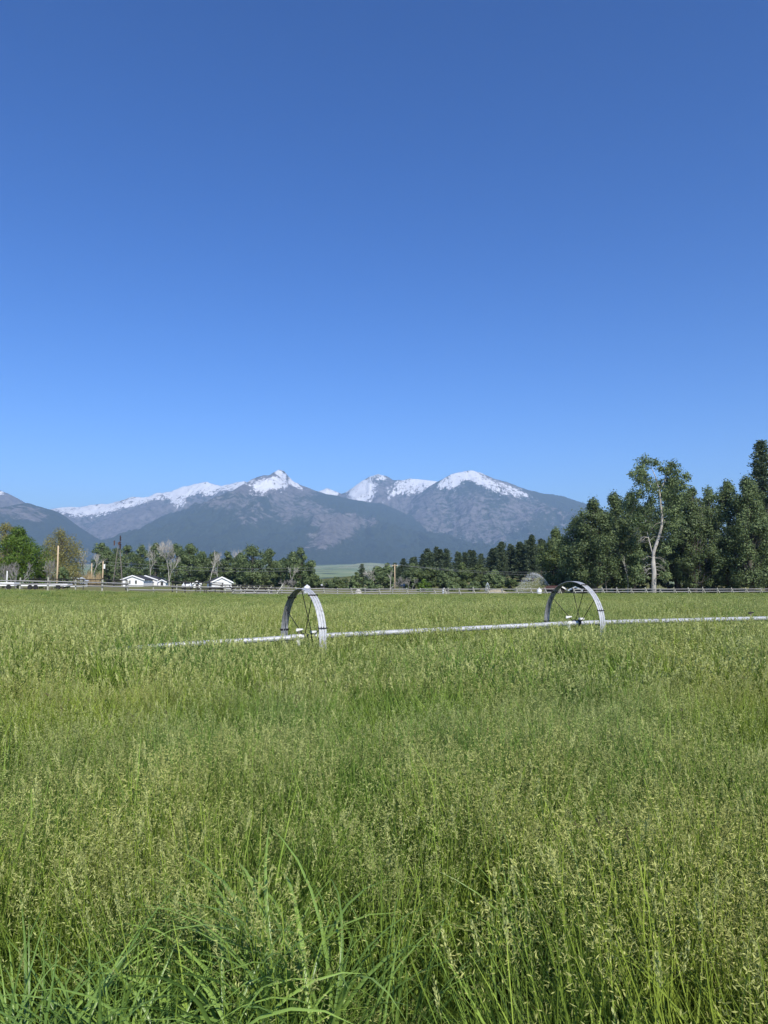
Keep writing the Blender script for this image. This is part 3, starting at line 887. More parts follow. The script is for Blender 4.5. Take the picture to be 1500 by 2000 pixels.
# maple and willows
put_tree('maple_tree', 'bright green dense maple at the left edge', 'tree', 34, 1029, 96, 132, 'broad', None, M_MAPLE, seed=901, leaves=16000, clumps=110, lo=0.05, leaf=0.15, top=0.55)
put_tree('golden_willow', 'orange-brown crown behind the green maple at the left edge', 'tree', 8, 1020, 76, 152, 'broad', None, M_WILLOW, seed=902, leaves=14000, clumps=90, lo=0.1, leaf=0.13, top=0.5)
put_tree('golden_willow', 'golden drooping willow behind the tan pole', 'tree', 114, 1028, 92, 150, 'broad', None, M_WILLOW, seed=903, leaves=19000, clumps=120, lo=0.03, leaf=0.13, top=0.5, spike=-0.9)
put_tree('leafy_bush', 'green bush at the foot of the golden willow', 'bush', 122, 1108, 34, 134, 'broad', None, M_COTTON, seed=904, leaves=3000, clumps=26, lo=0.02, leaf=0.16, top=0.5)
put_tree('leafy_bush', 'lime green bush between maple and tan pole', 'bush', 78, 1098, 30, 133, 'broad', None, M_MAPLE, seed=905, leaves=3000, clumps=26, lo=0.02, leaf=0.16, top=0.5)
def reeds(px0, px1, t, d, label, seed):
    r = np.random.default_rng(seed)
    x0, x1 = X(px0, d), X(px1, d)
    g = G((x0 + x1) / 2, d)
    H = P(px0, t, d).z - g
    n = 1600
    C = np.stack([r.uniform(x0, x1, n) - (x0 + x1) / 2, r.normal(size=n) * 1.2, np.zeros(n)], 1)
    hh = H * r.uniform(.35, 1, n) * (.75 + .25 * np.sin(C[:, 0] * 2.1))
    C[:, 2] = hh / 2
    al = np.stack([r.normal(size=n) * .12, r.normal(size=n) * .12, np.ones(n)], 1)
    nr = np.stack([r.normal(size=n), r.normal(size=n), np.zeros(n)], 1)
    v, q = leaf_quads(C, nr, hh / 2, np.full(n, .06), r, al)
    o = link('dry_reeds', np_mesh('dry_reeds', v, q, M_REED, np.repeat(r.uniform(0, 1, n), 4)))
    o.location = ((x0 + x1) / 2, d, g)
    tag(o, label, 'reeds', kind='stuff')
reeds(142, 194, 1109, 205, 'stand of dry tan reeds below the bare trees by the windmill', 3)

# ------------------------------------------------------------------ fences
def unit_log(name, mat, n=7, r0=0.5, r1=0.47):
    mb = MB()
    rr_ = random.Random(len(name))
    pts = [(rr_.uniform(-.03, .03) if 0 < i < 4 else 0, rr_.uniform(-.03, .03) if 0 < i < 4 else 0, i / 4) for i in range(5)]
    mb.tube(pts, [r0, (r0 + r1) / 2 * 1.03, (r0 + r1) / 2, r1 * 1.03, r1], n)
    return mb.mesh(name, mat, False)
ME_POST, ME_RAIL, ME_DRAIL, ME_DPOST, ME_BRACE = unit_log('post', M_POST), unit_log('rail', M_RAIL), unit_log('dark_rail', M_DARKRAIL), unit_log('dark_post', M_DARKRAIL), unit_log('brace', M_POST)

def log_between(name, me, a, b, dia, root):
    a, b = Vector(a), Vector(b)
    o = link(name, me, root)
    dv = b - a
    o.location = a - root.location
    o.rotation_mode = 'QUATERNION'
    o.rotation_quaternion = dv.to_track_quat('Z', 'Y')
    o.scale = (dia, dia, dv.length)
    return o

def fence(name, label, pts, post_h, rails, post_d=0.16, rail_d=0.12, dark=False, brace_every=0, lean=0.02, seed=1, wavy=0.03, kind_cat='fence', brace_side=1):
    r = random.Random(seed)
    x0, y0 = pts[0]
    root = empty(name, (x0, y0, G(x0, y0)), 0, label, kind_cat)
    base = [Vector((x, y, G(x, y))) for x, y in pts]
    for i, b in enumerate(base):
        h = post_h * r.uniform(.93, 1.08)
        dl = post_d * r.uniform(.85, 1.2)
        log_between('post', ME_DPOST if dark else ME_POST, b - Vector((0, 0, .2)), b + Vector((r.uniform(-lean, lean) * 2, r.uniform(-lean, lean), h)), dl, root)
        if brace_every and i % brace_every == 0:
            log_between('brace', ME_BRACE, b + Vector((0.45 * brace_side, -.55, -.1)), b + Vector((0.05, -.08, h * .8)), dl * .8, root)
    for i in range(len(base) - 1):
        for h in rails:
            j1, j2 = r.uniform(-wavy, wavy), r.uniform(-wavy, wavy)
            off = Vector((0, -(post_d + rail_d) * .42 - (0.02 if i % 2 else 0), 0))
            u = (base[i + 1] - base[i]).normalized() * 0.12
            log_between('rail', ME_DRAIL if dark else ME_RAIL, base[i] + off - u + Vector((0, 0, h + j1)), base[i + 1] + off + u + Vector((0, 0, h + j2)), rail_d * r.uniform(.85, 1.15), root)
    return root

def line(pxs, ds):
    return [(X(p, d), d) for p, d in zip(pxs, ds)]
fence('rail_fence', 'grey two-rail fence with stout posts along the left field edge', line([-130, -73, -16, 39, 94, 148, 200, 250], [97, 97, 97, 97, 97, 97, 96, 95]), 1.75, [0.95, 1.38], 0.21, 0.15, seed=2)
fence('rail_fence', 'grey rail fence turning away right of the white house', line([250, 300, 345, 392, 440, 470], [95.5, 98, 100, 102, 104, 105]), 1.35, [0.62, 1.12], 0.17, 0.14, seed=3)
fence('corral_fence', 'tall dark corral fence in front of the white shed', line([58, 90, 124, 163, 200, 246], [122, 124, 126, 122, 124, 128]), 1.75, [0.9, 1.62], 0.15, 0.17, True, seed=4)
fence('corral_fence', 'tall dark corral fence in front of the white garage', line([337, 362, 387, 410, 435], [112, 113, 114, 114, 116]), 1.75, [0.75, 1.62], 0.16, 0.17, True, seed=5)
fence('corral_fence', 'dark rail pen right of the white garage', line([410, 432, 455, 480, 505, 530], [108, 109, 110, 111, 112, 113]), 1.45, [0.5, 0.95, 1.38], 0.15, 0.15, True, seed=6)
mid_px = list(np.arange(470, 880, 27.0))
fence('rail_fence', 'long low weathered rail fence across the middle behind the left wheel', line(mid_px, np.linspace(106, 126, len(mid_px))), 1.25, [0.42, 0.78, 1.12], 0.15, 0.14, seed=7, brace_every=2)
rp = list(np.arange(868, 1120, 28.0))
fence('rail_fence', 'pale rail fence with leaning braces in front of the conifer wood', line(rp, np.linspace(124, 133, len(rp))), 1.35, [0.55, 1.12], 0.18, 0.14, seed=8, brace_every=1)
rq = list(np.arange(1120, 1580, 28.0))
fence('rail_fence', 'pale rail fence with leaning braces below the right grove', line(rq, np.linspace(133, 141, len(rq))), 1.3, [0.62, 1.05], 0.18, 0.14, seed=9, brace_every=1)
# jack fence of crossed poles
def jack_fence():
    pts = line([456, 478, 500, 522, 543], [100, 100, 100.5, 101, 101])
    x0, y0 = pts[0]
    root = empty('jack_fence', (x0, y0, G(x0, y0)), 0, 'jack fence of crossed poles left of the left wheel', 'fence')
    b = [Vector((x, y, G(x, y))) for x, y in pts]
    for i, p in enumerate(b):
        big = 1.25 if i == 4 else 1.0
        log_between('crossed_pole', ME_BRACE, p + Vector((-.38, -.5, 0)), p + Vector((.5 * big, .45, 1.35 * big)), .17 if i == 4 else .13, root)
        log_between('crossed_pole', ME_DPOST, p + Vector((.36, .5, 0)), p + Vector((-.42, -.4, 1.35)), .12, root)
    for i in range(4):
        for h, off in ((0.45, -.34), (0.85, -.18), (1.15, 0.1)):
            log_between('rail', ME_DRAIL if h == 1.15 else ME_RAIL, b[i] + Vector((-.15, off, h)), b[i + 1] + Vector((.15, off, h + random.uniform(-.06, .06))), .12, root)
jack_fence()

# ------------------------------------------------------------------ buildings
def gable_house(name, label, px, d, w, depth, wall, rise, rz=0.0, openings=(), roofm=None, over=0.3, cat='building', wallm=None, sink=0.0):
    x = X(px, d)
    root = empty(name, (x, d, G(x, d) - sink), rz, label, cat)
    hw, hd = w / 2, depth / 2
    mb = MB()
    mb.add([(-hw, -hd, 0), (hw, -hd, 0), (hw, -hd, wall), (0, -hd, wall + rise), (-hw, -hd, wall), (-hw, hd, 0), (hw, hd, 0), (hw, hd, wall), (0, hd, wall + rise), (-hw, hd, wall)],
           [(0, 1, 2, 3, 4), (6, 5, 9, 8, 7), (1, 6, 7, 2), (5, 0, 4, 9)])
    mb.build('wall', wallm or M_WHITE, root)
    sl_ = rise / hw
    rf = MB()
    for s in (-1, 1):
        e = hw + over
        a = [(0, -hd - over, wall + rise + .04), (s * e, -hd - over, wall - over * sl_ + .04), (s * e, hd + over, wall - over * sl_ + .04), (0, hd + over, wall + rise + .04)]
        up = [(p[0], p[1], p[2] + .12) for p in a]
        fs = [(4, 5, 6, 7), (0, 3, 2, 1), (0, 1, 5, 4), (1, 2, 6, 5), (2, 3, 7, 6)]
        rf.add(a + up, fs if s > 0 else [tuple(reversed(f_)) for f_ in fs])
    roof = rf.build('roof', roofm or M_SHINGLE, root)
    fa = MB()
    for s in (-1, 1):
        e = hw + over
        z1, z2 = wall + rise + .0, wall - over * sl_ + .0
        y = -hd - over
        fa.add([(0, y - .06, z1 - .1), (s * (e + .05), y - .06, z2 - .1), (s * (e + .05), y - .06, z2 + .2), (0, y - .06, z1 + .2),
                (0, y - .003, z1 - .1), (s * (e + .05), y - .003, z2 - .1), (s * (e + .05), y - .003, z2 + .2), (0, y - .003, z1 + .2)],
               [(0, 1, 2, 3) if s > 0 else (3, 2, 1, 0), (3, 2, 6, 7), (0, 4, 5, 1), (1, 5, 6, 2)])
    f_ = fa.build('fascia', M_TRIM, root)
    f_.parent = roof
    for (kind, ox, oz, ow, oh) in openings:
        fr = MB()
        fr.box((ox, -hd - .03, oz), (ow + .16, .06, oh + .16))
        m = fr.build(kind, M_TRIM, root)
        pn = MB()
        pn.box((ox, -hd - .07, oz), (ow, .03, oh))
        pn.build('pane' if kind == 'window' else 'panel', M_GLASS if kind == 'window' else (M_TRIM if kind == 'garage_door' else M_SHINGLE), m)
        if kind == 'garage_door':
            gr = MB()
            for j in range(1, 5):
                gr.box((ox, -hd - .088, oz - oh / 2 + oh * j / 5), (ow, .006, .05))
            gr.build('panel_joint', M_SHINGLE, m)
    return root
gable_house('white_house', 'white gabled house, larger left gable with two narrow windows', 268.5, 205, 5.8, 8, 1.8, 1.05, 0.0, [('window', -1.3, 1.2, .35, .9), ('window', -.7, 1.2, .35, .9), ('window', .9, 1.2, .5, .9)])
gable_house('white_house', 'white gabled house set back behind the right of the first', 293, 214, 6.4, 8, 1.8, 1.1, 0.0, [('window', .8, 1.2, .9, .9)])
gable_house('garden_shed', 'tiny white shed at the right end of the white houses', 319, 208, 2.0, 2.4, 1.25, .5, 0.0, [('door', 0, .7, .7, 1.2)])
gable_house('white_garage', 'white gabled garage with dark roof beside the dark corral', 428, 165, 4.2, 8, 1.45, 1.05, 0.35, [('garage_door', 0, .85, 2.8, 1.5)], over=.25)
gable_house('small_shed', 'small white shed behind the dark corral left of the garage', 386, 180, 1.6, 2, 1.0, .45, 0.1, [('door', 0, .5, .6, .9)])
gable_house('white_shed', 'low white shed with dark doorway behind the left fence', 147, 190, 3.6, 5, 1.5, .75, -0.2, [('door', .1, .85, .55, 1.6)], roofm=M_PALEROOF)
gable_house('metal_roof_shed', 'small shed with pale blue metal roof in the valley gap', 627, 240, 2.0, 3.0, 0.9, .55, 1.57, [], roofm=M_PALEROOF, wallm=M_DARKRAIL)
gable_house('barn', 'low dark shed partly hidden at the left of the right wheel', 1082, 150, 2.6, 3, .9, .55, 0.6, [], roofm=M_RUST, wallm=M_DARKRAIL)
gable_house('barn', 'low dark hut seen through the right wheel rim', 1128, 149, 2.2, 3, .8, .5, -0.5, [], roofm=M_DARKRAIL, wallm=M_DARKRAIL)
gable_house('pale_shed', 'low pale roofed building behind the bright green bush', 798, 230, 5.0, 4, .9, .6, 1.5, [], roofm=M_STONE, wallm=M_STONE)
# long white trailer and gravel strip behind left fence
def trailer(px, d, L, h, label):
    x = X(px, d)
    root = empty('flat_trailer', (x, d, G(x, d)), 0.05, label, 'trailer')
    mb = MB(); mb.box((0, 0, .55 + h / 2), (L, 2.2, h)); mb.build('deck', M_TRIM, root)
    for sx in (-.3, -.18, .3):
        wb = MB(); wb.tube([(sx * L, -1.0, .38), (sx * L, -1.22, .38)], .38, 12); wb.build('wheel', M_RUBBER, root)
    t = MB(); t.tube([(L / 2, 0, .6), (L / 2 + 1.2, 0, .6)], .06, 6); t.build('hitch', M_DARKMETAL, root)
trailer(92, 118, 7.0, .35, 'long white flat trailer parked behind the left fence')
trailer(8, 119, 4.0, .55, 'short white trailer parked at the left edge behind the fence')
def car(px, d, rz, label):
    x = X(px, d)
    root = empty('parked_car', (x, d, G(x, d)), rz, label, 'car')
    sec = [(-2.1, .45, .75), (-2.0, .4, .92), (-1.2, .35, .98), (.9, .35, 1.0), (1.95, .4, .95), (2.1, .45, .7)]
    mb = MB()
    vs = []
    for (y, lo_, hi_) in sec:
        vs += [(-.82, y, lo_), (.82, y, lo_), (.86, y, (lo_ + hi_) / 2), (.8, y, hi_), (-.8, y, hi_), (-.86, y, (lo_ + hi_) / 2)]
    fs = [tuple(range(5, -1, -1)), tuple(30 + k for k in range(6))]
    for i in range(5):
        for k in range(6):
            fs.append((i * 6 + k, i * 6 + (k + 1) % 6, i * 6 + 6 + (k + 1) % 6, i * 6 + 6 + k))
    mb.add(vs, fs); mb.build('body', M_TANK, root)
    cb = MB()
    cb.add([(-.76, -1.1, .985), (.76, -1.1, .985), (.76, 1.5, .995), (-.76, 1.5, .995), (-.6, -.45, 1.48), (.6, -.45, 1.48), (.6, 1.0, 1.48), (-.6, 1.0, 1.48)], [(4, 5, 6, 7), (0, 1, 5, 4), (1, 2, 6, 5), (2, 3, 7, 6), (3, 0, 4, 7)])
    c = cb.build('cabin', M_TANK, root)
    for (p) in ([(-.62, -1.02, 1.06), (.62, -1.02, 1.06), (.52, -.54, 1.42), (-.52, -.54, 1.42)], [(.775, -.8, 1.05), (.775, 1.2, 1.05), (.65, .85, 1.4), (.65, -.4, 1.4)], [(-.775, 1.2, 1.05), (-.775, -.8, 1.05), (-.65, -.4, 1.4), (-.65, .85, 1.4)]):
        w = MB(); cn = sum((Vector(q) for q in p), Vector()) / 4 - Vector((0, 0.2, 1.2))
        w.add([Vector(q) + cn.normalized() * .03 for q in p], [(0, 1, 2, 3)]); w.build('window', M_GLASS, c)
    for sx in (-.78, .78):
        for y in (-1.35, 1.3):
            wb = MB(); wb.tube([(sx - .1, y, .34), (sx + .1, y, .34)], .34, 14); wb.build('wheel', M_RUBBER, root)
    for sx in (-.6, .6):
        l = MB(); l.box((sx, -2.07, .72), (.28, .08, .14)); l.build('headlight', M_GLASS, root)
car(366, 150, 0.15, 'white parked car half hidden by the dark corral fence')
# small white objects along the fence
def tank(px, py_top, d, w, label):
    x, g, H = place(px, py_top, d)
    root = empty('water_tank', (x, d, g), 0, label, 'tank')
    mb = MB()
    n = 16
    prof = [(w * .48, 0), (w * .5, H * .1), (w * .5, H * .6), (w * .46, H * .74), (w * .3, H * .88), (w * .12, H * .93)]
    vs, fs = [], []
    for (r_, z) in prof:
        vs += [(r_ * math.cos(2 * math.pi * k / n), r_ * math.sin(2 * math.pi * k / n), z) for k in range(n)]
    for i in range(len(prof) - 1):
        fs += [(i * n + k, i * n + (k + 1) % n, i * n + n + (k + 1) % n, i * n + n + k) for k in range(n)]
    mb.add(vs, fs); mb.build('tank_shell', M_TANK, root, True)
    cp = MB(); cp.tube([(0, 0, H * .92), (0, 0, H)], w * .12, 10); cp.build('cap', M_TANK, root)
tank(600, 1142, 128, 1.2, 'white domed tank standing above the left wheel')
tank(1053, 1148, 140, 0.9, 'white domed tank left of the right wheel')
tank(867, 1148, 140, 0.6, 'small pale domed tank below the leafy trees')
def heap(px, py, d, w, label, m, seed, name='hay_heap', cat='heap'):
    x, g, H = place(px, py, d)
    r = np.random.default_rng(seed)
    mb = MB(); n = 14; vs, fs = [], []
    for i in range(5):
        t = i / 4
        for k in range(n):
            a = 2 * math.pi * k / n
            rad = w / 2 * math.cos(t * 1.45) * r.uniform(.85, 1.12)
            vs.append((rad * math.cos(a), rad * math.sin(a) * .7, H * math.sin(t * 1.5) * r.uniform(.9, 1.05) - (.1 if i == 0 else 0)))
    for i in range(4):
        fs += [(i * n + k, i * n + (k + 1) % n, i * n + n + (k + 1) % n, i * n + n + k) for k in range(n)]
    mb.add(vs, fs)
    o = mb.build(name, m)
    o.location = (x, d, g)
    tag(o, label, cat)
heap(970, 1151, 142, 4.2, 'long low tan heap behind the pale rail fence', M_EARTH, 4)
heap(700, 1150, 140, 1.2, 'grey stone heap right of the valley gap', M_STONE, 5, 'stone_heap')
def feeder(px, d, label):
    x = X(px, d)
    root = empty('hay_feeder', (x, d, G(x, d)), 0.1, label, 'feeder')
    for sx in (-.55, .55):
        for sy in (-.35, .35):
            log_between('leg', ME_DPOST, Vector(root.location) + Vector((sx, sy, 0)), Vector(root.location) + Vector((sx, sy, .8)), .07, root)
    for z in (.35, .8):
        for sy in (-.35, .35):
            log_between('bar', ME_DRAIL, Vector(root.location) + Vector((-.6, sy, z)), Vector(root.location) + Vector((.6, sy, z)), .07, root)
feeder(391, 97, 'small dark pipe rack in front of the grey fence')
feeder(412, 98, 'small dark pipe rack right beside the other one')

# ------------------------------------------------------------------ poles, wires, windmill
def pole(name, label, px, t, d, dia, arm=0.0, box=False, mat=None):
    x, g, H = place(px, t, d)
    root = empty(name, (x, d, g), 0, label, 'pole')
    mb = MB(); mb.tube([(0, 0, -.3), (0.02, 0, H * .5), (0, 0, H)], [dia * .5, dia * .46, dia * .4], 10); mb.build('shaft', mat or M_POLE, root, True)
    if arm:
        a = MB(); a.box((0, -.12, H - .35), (arm, .12, .14)); a.build('crossarm', M_POLE, root)
        for s in (-1, 1):
            q = MB(); q.tube([(s * arm * .45, -.12, H - .28), (s * arm * .45, -.12, H - .08)], [.05, .035], 8); q.build('insulator', M_PLASTIC, root)
    if box:
        b = MB(); b.tube([(.38, -.1, H - 1.9), (.38, -.1, H - .75)], .24, 12); b.build('transformer', M_PLASTIC, root)
        b = MB(); b.box((.2, -.1, H - 1.2), (.3, .08, .1)); b.build('bracket', M_DARKMETAL, root)
    return Vector((x, d, g + H))
pole('timber_pole', 'tall bare tan timber pole before the golden willow', 111, 1066, 128, .30)
t1 = pole('utility_pole', 'short tan utility pole left of the one with the transformer', 178, 1100, 205, .34, mat=M_POLE)
t2 = pole('utility_pole', 'tan utility pole carrying a white transformer can', 200, 1096, 190, .32, box=True)
t3 = pole('utility_pole', 'tan utility pole with crossarm in the centre', 771, 1102, 196, .28, arm=1.5)
pole('marker_post', 'short white post under the bare shrub at the left edge', 13, 1115, 118, .16, mat=M_TRIM)
def wire(a, b, sag, label):
    mb = MB()
    pts = []
    for i in range(33):
        t = i / 32
        p = a.lerp(b, t); p.z -= sag * 4 * t * (1 - t); pts.append(p)
    mb.tube(pts, .028, 4)
    o = mb.build('power_wire', M_WIRE)
    tag(o, label, 'wire', 'power wires along the tree lines')
wire(t1 + Vector((-20, 10, .2)), t2 + Vector((0, 0, -.1)), .3, 'short power wire reaching the transformer pole from the left')
wire(t2 + Vector((0, 0, -.1)), t3 + Vector((-.67, -.12, 0)), 1.4, 'upper power wire spanning from transformer pole to central pole')
wire(t2 + Vector((0, 0, -.9)), t3 + Vector((.67, -.12, -.1)), 1.7, 'lower power wire spanning from transformer pole to central pole')
e1 = P(1120, 1116, 205)
wire(t3 + Vector((-.67, -.12, 0)), e1, .9, 'upper power wire running right from the central pole into the grove')
wire(t3 + Vector((.67, -.12, -.1)), e1 + Vector((0, 0, -.7)), 1.0, 'lower power wire running right from the central pole into the grove')

def windmill():
    d = 170
    x, g, H = place(230, 1064, d)
    root = empty('windmill', (x, d, g), 0.25, 'rusty steel windmill tower with edge-on fan above the left trees', 'windmill')
    b, t = 1.05, .16
    for sx in (-1, 1):
        for sy in (-1, 1):
            m = MB(); m.tube([(sx * b, sy * b, -.2), (sx * t, sy * t, H)], .055, 5); m.build('leg', M_OLDSTEEL, root)
    for k in range(1, 7):
        f1, f0 = k / 7, (k - 1) / 7
        w1, w0 = b + (t - b) * f1, b + (t - b) * f0
        m = MB()
        cs = [(-1, -1), (1, -1), (1, 1), (-1, 1)]
        for i in range(4):
            a, c = cs[i], cs[(i + 1) % 4]
            m.tube([(a[0] * w1, a[1] * w1, H * f1), (c[0] * w1, c[1] * w1, H * f1)], .025, 4)
            m.tube([(a[0] * w0, a[1] * w0, H * f0), (c[0] * w1, c[1] * w1, H * f1)], .015, 3)
        m.build('cross_brace', M_OLDSTEEL, root)
    m = MB(); m.box((0, 0, H + .25), (.35, .8, .5)); m.build('gearbox', M_RUST, root)
    hub = Vector((.28, 0, H + 1.2 - .9 + .25))
    h = MB(); h.tube([hub - Vector((.35, 0, 0)), hub + Vector((.12, 0, 0))], .12, 8); h.build('hub', M_RUST, root)
    R = 1.55
    for k in range(14):
        a = 2 * math.pi * k / 14
        if k in (3, 8):
            continue
        c, s = math.cos(a), math.sin(a)
        def q(rad, off, dx):
            return hub + Vector((dx, rad * c - off * s, rad * s + off * c))
        m = MB(); m.add([q(.5, -.08, -.03), q(R, -.24, -.12), q(R, .22, .1), q(.5, .08, .04), q(.5, -.08, -.05), q(R, -.24, -.14), q(R, .22, .08), q(.5, .08, .02)],
                        [(0, 1, 2, 3), (7, 6, 5, 4), (0, 4, 5, 1), (1, 5, 6, 2), (2, 6, 7, 3), (3, 7, 4, 0)])
        m.build('fan_blade', M_RUST, root)
    m = MB(); m.tube([(-.1, 0, H + .35), (-1.0, .1, H + .4)], .03, 5); m.build('tail_boom', M_RUST, root)
    m = MB(); m.box((-1.0, .1, H + .4), (.25, .03, 1.1)); m.build('tail_vane', M_RUST, root)
windmill()

# ------------------------------------------------------------------ wheel line irrigation
R_W = 0.965
W1 = P(591, 1245, 15.45)
W2 = P(1120, 1217.5, 17.95)
PDIR = Vector((W2.x - W1.x, W2.y - W1.y, 0)).normalized()
WANG = math.radians(29.5)        # heading of the wheel axles
def hub_at(c, off=0.12):
    return c + PDIR * off

def rim_profile():
    w = 0.078
    return [(-w, .016), (-w * .92, .020), (-w * .48, .020), (-w * .40, .004), (-w * .28, .004), (-w * .20, .018), (w * .20, .018), (w * .28, .004), (w * .40, .004), (w * .48, .020), (w * .92, .020), (w, .016)]

LINE0 = P(120, 1288, 13.4)
LINE = empty('irrigation_wheel_line', LINE0, 0, 'galvanised wheel-line irrigation pipe with two spoked wheels standing in the hay', 'irrigation line')
def wheel(c, ang, label, phase, spoke_set):
    root = empty('wheel', c - LINE0, ang)
    root['label'] = label
    root.parent = LINE
    # local x is the axle
    prof = rim_profile()
    n = 72
    th = 0.007
    loop = [(a, R_W + b) for a, b in prof] + [(a, R_W + b - th) for a, b in reversed(prof)]
    m = len(loop)
    vs, fs = [], []
    for i in range(n):
        t = 2 * math.pi * i / n
        for (a, r_) in loop:
            vs.append((a, r_ * math.sin(t), r_ * math.cos(t)))
    for i in range(n):
        j = (i + 1) % n
        for k in range(m):
            k2 = (k + 1) % m
            fs.append((i * m + k, j * m + k, j * m + k2, i * m + k2))
    mb = MB(); mb.add(vs, fs)
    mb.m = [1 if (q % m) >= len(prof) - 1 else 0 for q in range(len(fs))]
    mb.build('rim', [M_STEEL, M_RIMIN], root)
    # lugs (bolted joints across the tread)
    for a in (0.62, 1.45, 2.3, 3.2, 4.1, 4.95, 5.75):
        t = a + phase
        lb = MB()
        Mx = Matrix.Rotation(-t, 3, 'X')
        lb.box(Mx @ Vector((0, 0, R_W + .022)), (.20, .016, .034), 0, Mx)
        lb.box(Mx @ Vector((0, .02, R_W + .012)), (.19, .03, .008), 0, Mx)
        lb.build('lug', M_DARKMETAL, root)
    # hub
    hx = 0.12
    for s in (-1, 1):
        h = MB(); h.tube([(hx + s * .075 - .03, 0, 0), (hx + s * .075 + .03, 0, 0)], .085, 16); h.build('hub_flange', M_DARKMETAL, root)
    h = MB(); h.tube([(hx - .10, 0, 0), (hx + .10, 0, 0)], .066, 16); h.build('hub_clamp', M_DARKMETAL, root)
    for s in (-1, 1):
        h = MB(); h.box((hx, s * .08, .02), (.07, .04, .09)); h.build('clamp_ear', M_DARKMETAL, root)
    for k, (a, side) in enumerate(spoke_set):
        t = a
        d0 = Vector((0, math.sin(t), math.cos(t)))
        s = MB()
        s.tube([Vector((hx + side * .085, 0, 0)) + d0 * .07, Vector((side * .055, 0, 0)) + d0 * (R_W - .01)], .0085, 6)
        s.build('spoke', M_DARKMETAL, root)
    cap = MB(); cap.box((hx + .12, 0, .105), (.12, .07, .04)); cap.build('clamp_plate', M_PLASTIC, root)
    return root
# spokes by angle from the top; positive is away from the camera, to the left
SP1 = [(0.20, 1), (-0.62, -1), (0.95, -1), (-1.25, 1), (1.75, 1), (-2.0, -1), (2.55, -1), (-2.75, 1), (3.3, -1)]
wheel(W1, WANG, 'left galvanised wheel of the irrigation line, steeply turned', 0.0, SP1)
wheel(W2, WANG - .05, 'right galvanised wheel of the irrigation line, rounder in view', 0.1, [(0.12, 1), (-0.52, -1), (0.86, -1), (-0.85, 1), (1.7, 1), (-1.9, -1), (2.5, -1), (-2.7, 1), (3.3, -1)])

def pipe_line():
    pts = [P(120, 1288, 13.4), P(200, 1274, 13.9), P(280, 1264.5, 14.35), P(400, 1256, 14.75), P(500, 1250.5, 15.1), P(604, 1243.5, 15.5), P(760, 1235.5, 16.15), P(900, 1228.5, 16.8), P(1020, 1222.5, 17.35), P(1132, 1217, 17.98), P(1300, 1212.5, 18.9), P(1500, 1207.5, 20.2), P(1700, 1203, 21.6)]
    # smooth it
    out = []
    for i in range(len(pts) - 1):
        p0, p1, p2, p3 = pts[max(i - 1, 0)], pts[i], pts[i + 1], pts[min(i + 2, len(pts) - 1)]
        for k in range(6):
            t = k / 6
            out.append(0.5 * ((2 * p1) + (p2 - p0) * t + (2 * p0 - 5 * p1 + 4 * p2 - p3) * t * t + (3 * p1 - p0 - 3 * p2 + p3) * t ** 3))
    out.append(pts[-1])
    root = LINE
    mb = MB(); mb.tube([p - out[0] for p in out], .053, 20); mb.build('pipe_run', M_PIPE, root, True)
    def coupler(p, nm, mat, r_, L, dirv=PDIR):
        m = MB(); m.tube([p - dirv * L / 2 - out[0], p + dirv * L / 2 - out[0]], r_, 16); m.build(nm, mat, root, True)
    def on(px):
        return min(out, key=lambda q: abs(750 + F * q.x / q.y / math.cos(PITCH) - px))
    for px in (470, 700, 850, 1000, 1252, 1385):
        coupler(on(px), 'band', M_STEEL, .0565, .05)
    # dark sleeve beside each hub
    for c, a in ((W1, -0.02), (W2, -0.02)):
        hp = Vector((c.x, c.y, 0)) + PDIR * 0.0
        q = min(out, key=lambda s: (s.x - hp.x) ** 2 + (s.y - hp.y) ** 2)
        coupler(q + PDIR * -.12, 'coupler', M_STEEL, .062, .12)
    # sprinkler heads with white levelling weights
    for px, s in ((578, 1), (1103, 1), (1478, 0)):
        p = on(px) - out[0]
        m = MB(); m.tube([p + Vector((0, 0, .05)), p + Vector((0, 0, .13))], .018, 8); m.build('riser', M_OLDSTEEL, root)
        m = MB()
        if s:
            m.tube([p + Vector((-.07, -.02, .02)), p + Vector((.0, -.04, .0)), p + Vector((.07, -.02, .03))], [.035, .062, .035], 10)
            m.tube([p + Vector((-.02, -.05, -.05)), p + Vector((.02, -.05, -.16))], [.05, .03], 8)
            m.build('levelling_weight', M_PLASTIC, root)
        m = MB(); m.tube([p + Vector((-.05, 0, .13)), p + Vector((.09, 0, .16))], [.022, .012], 8); m.box(p + Vector((.01, 0, .165)), (.12, .02, .02)); m.build('sprinkler_head', M_PLASTIC if s else M_DARKMETAL, root)
pipe_line()

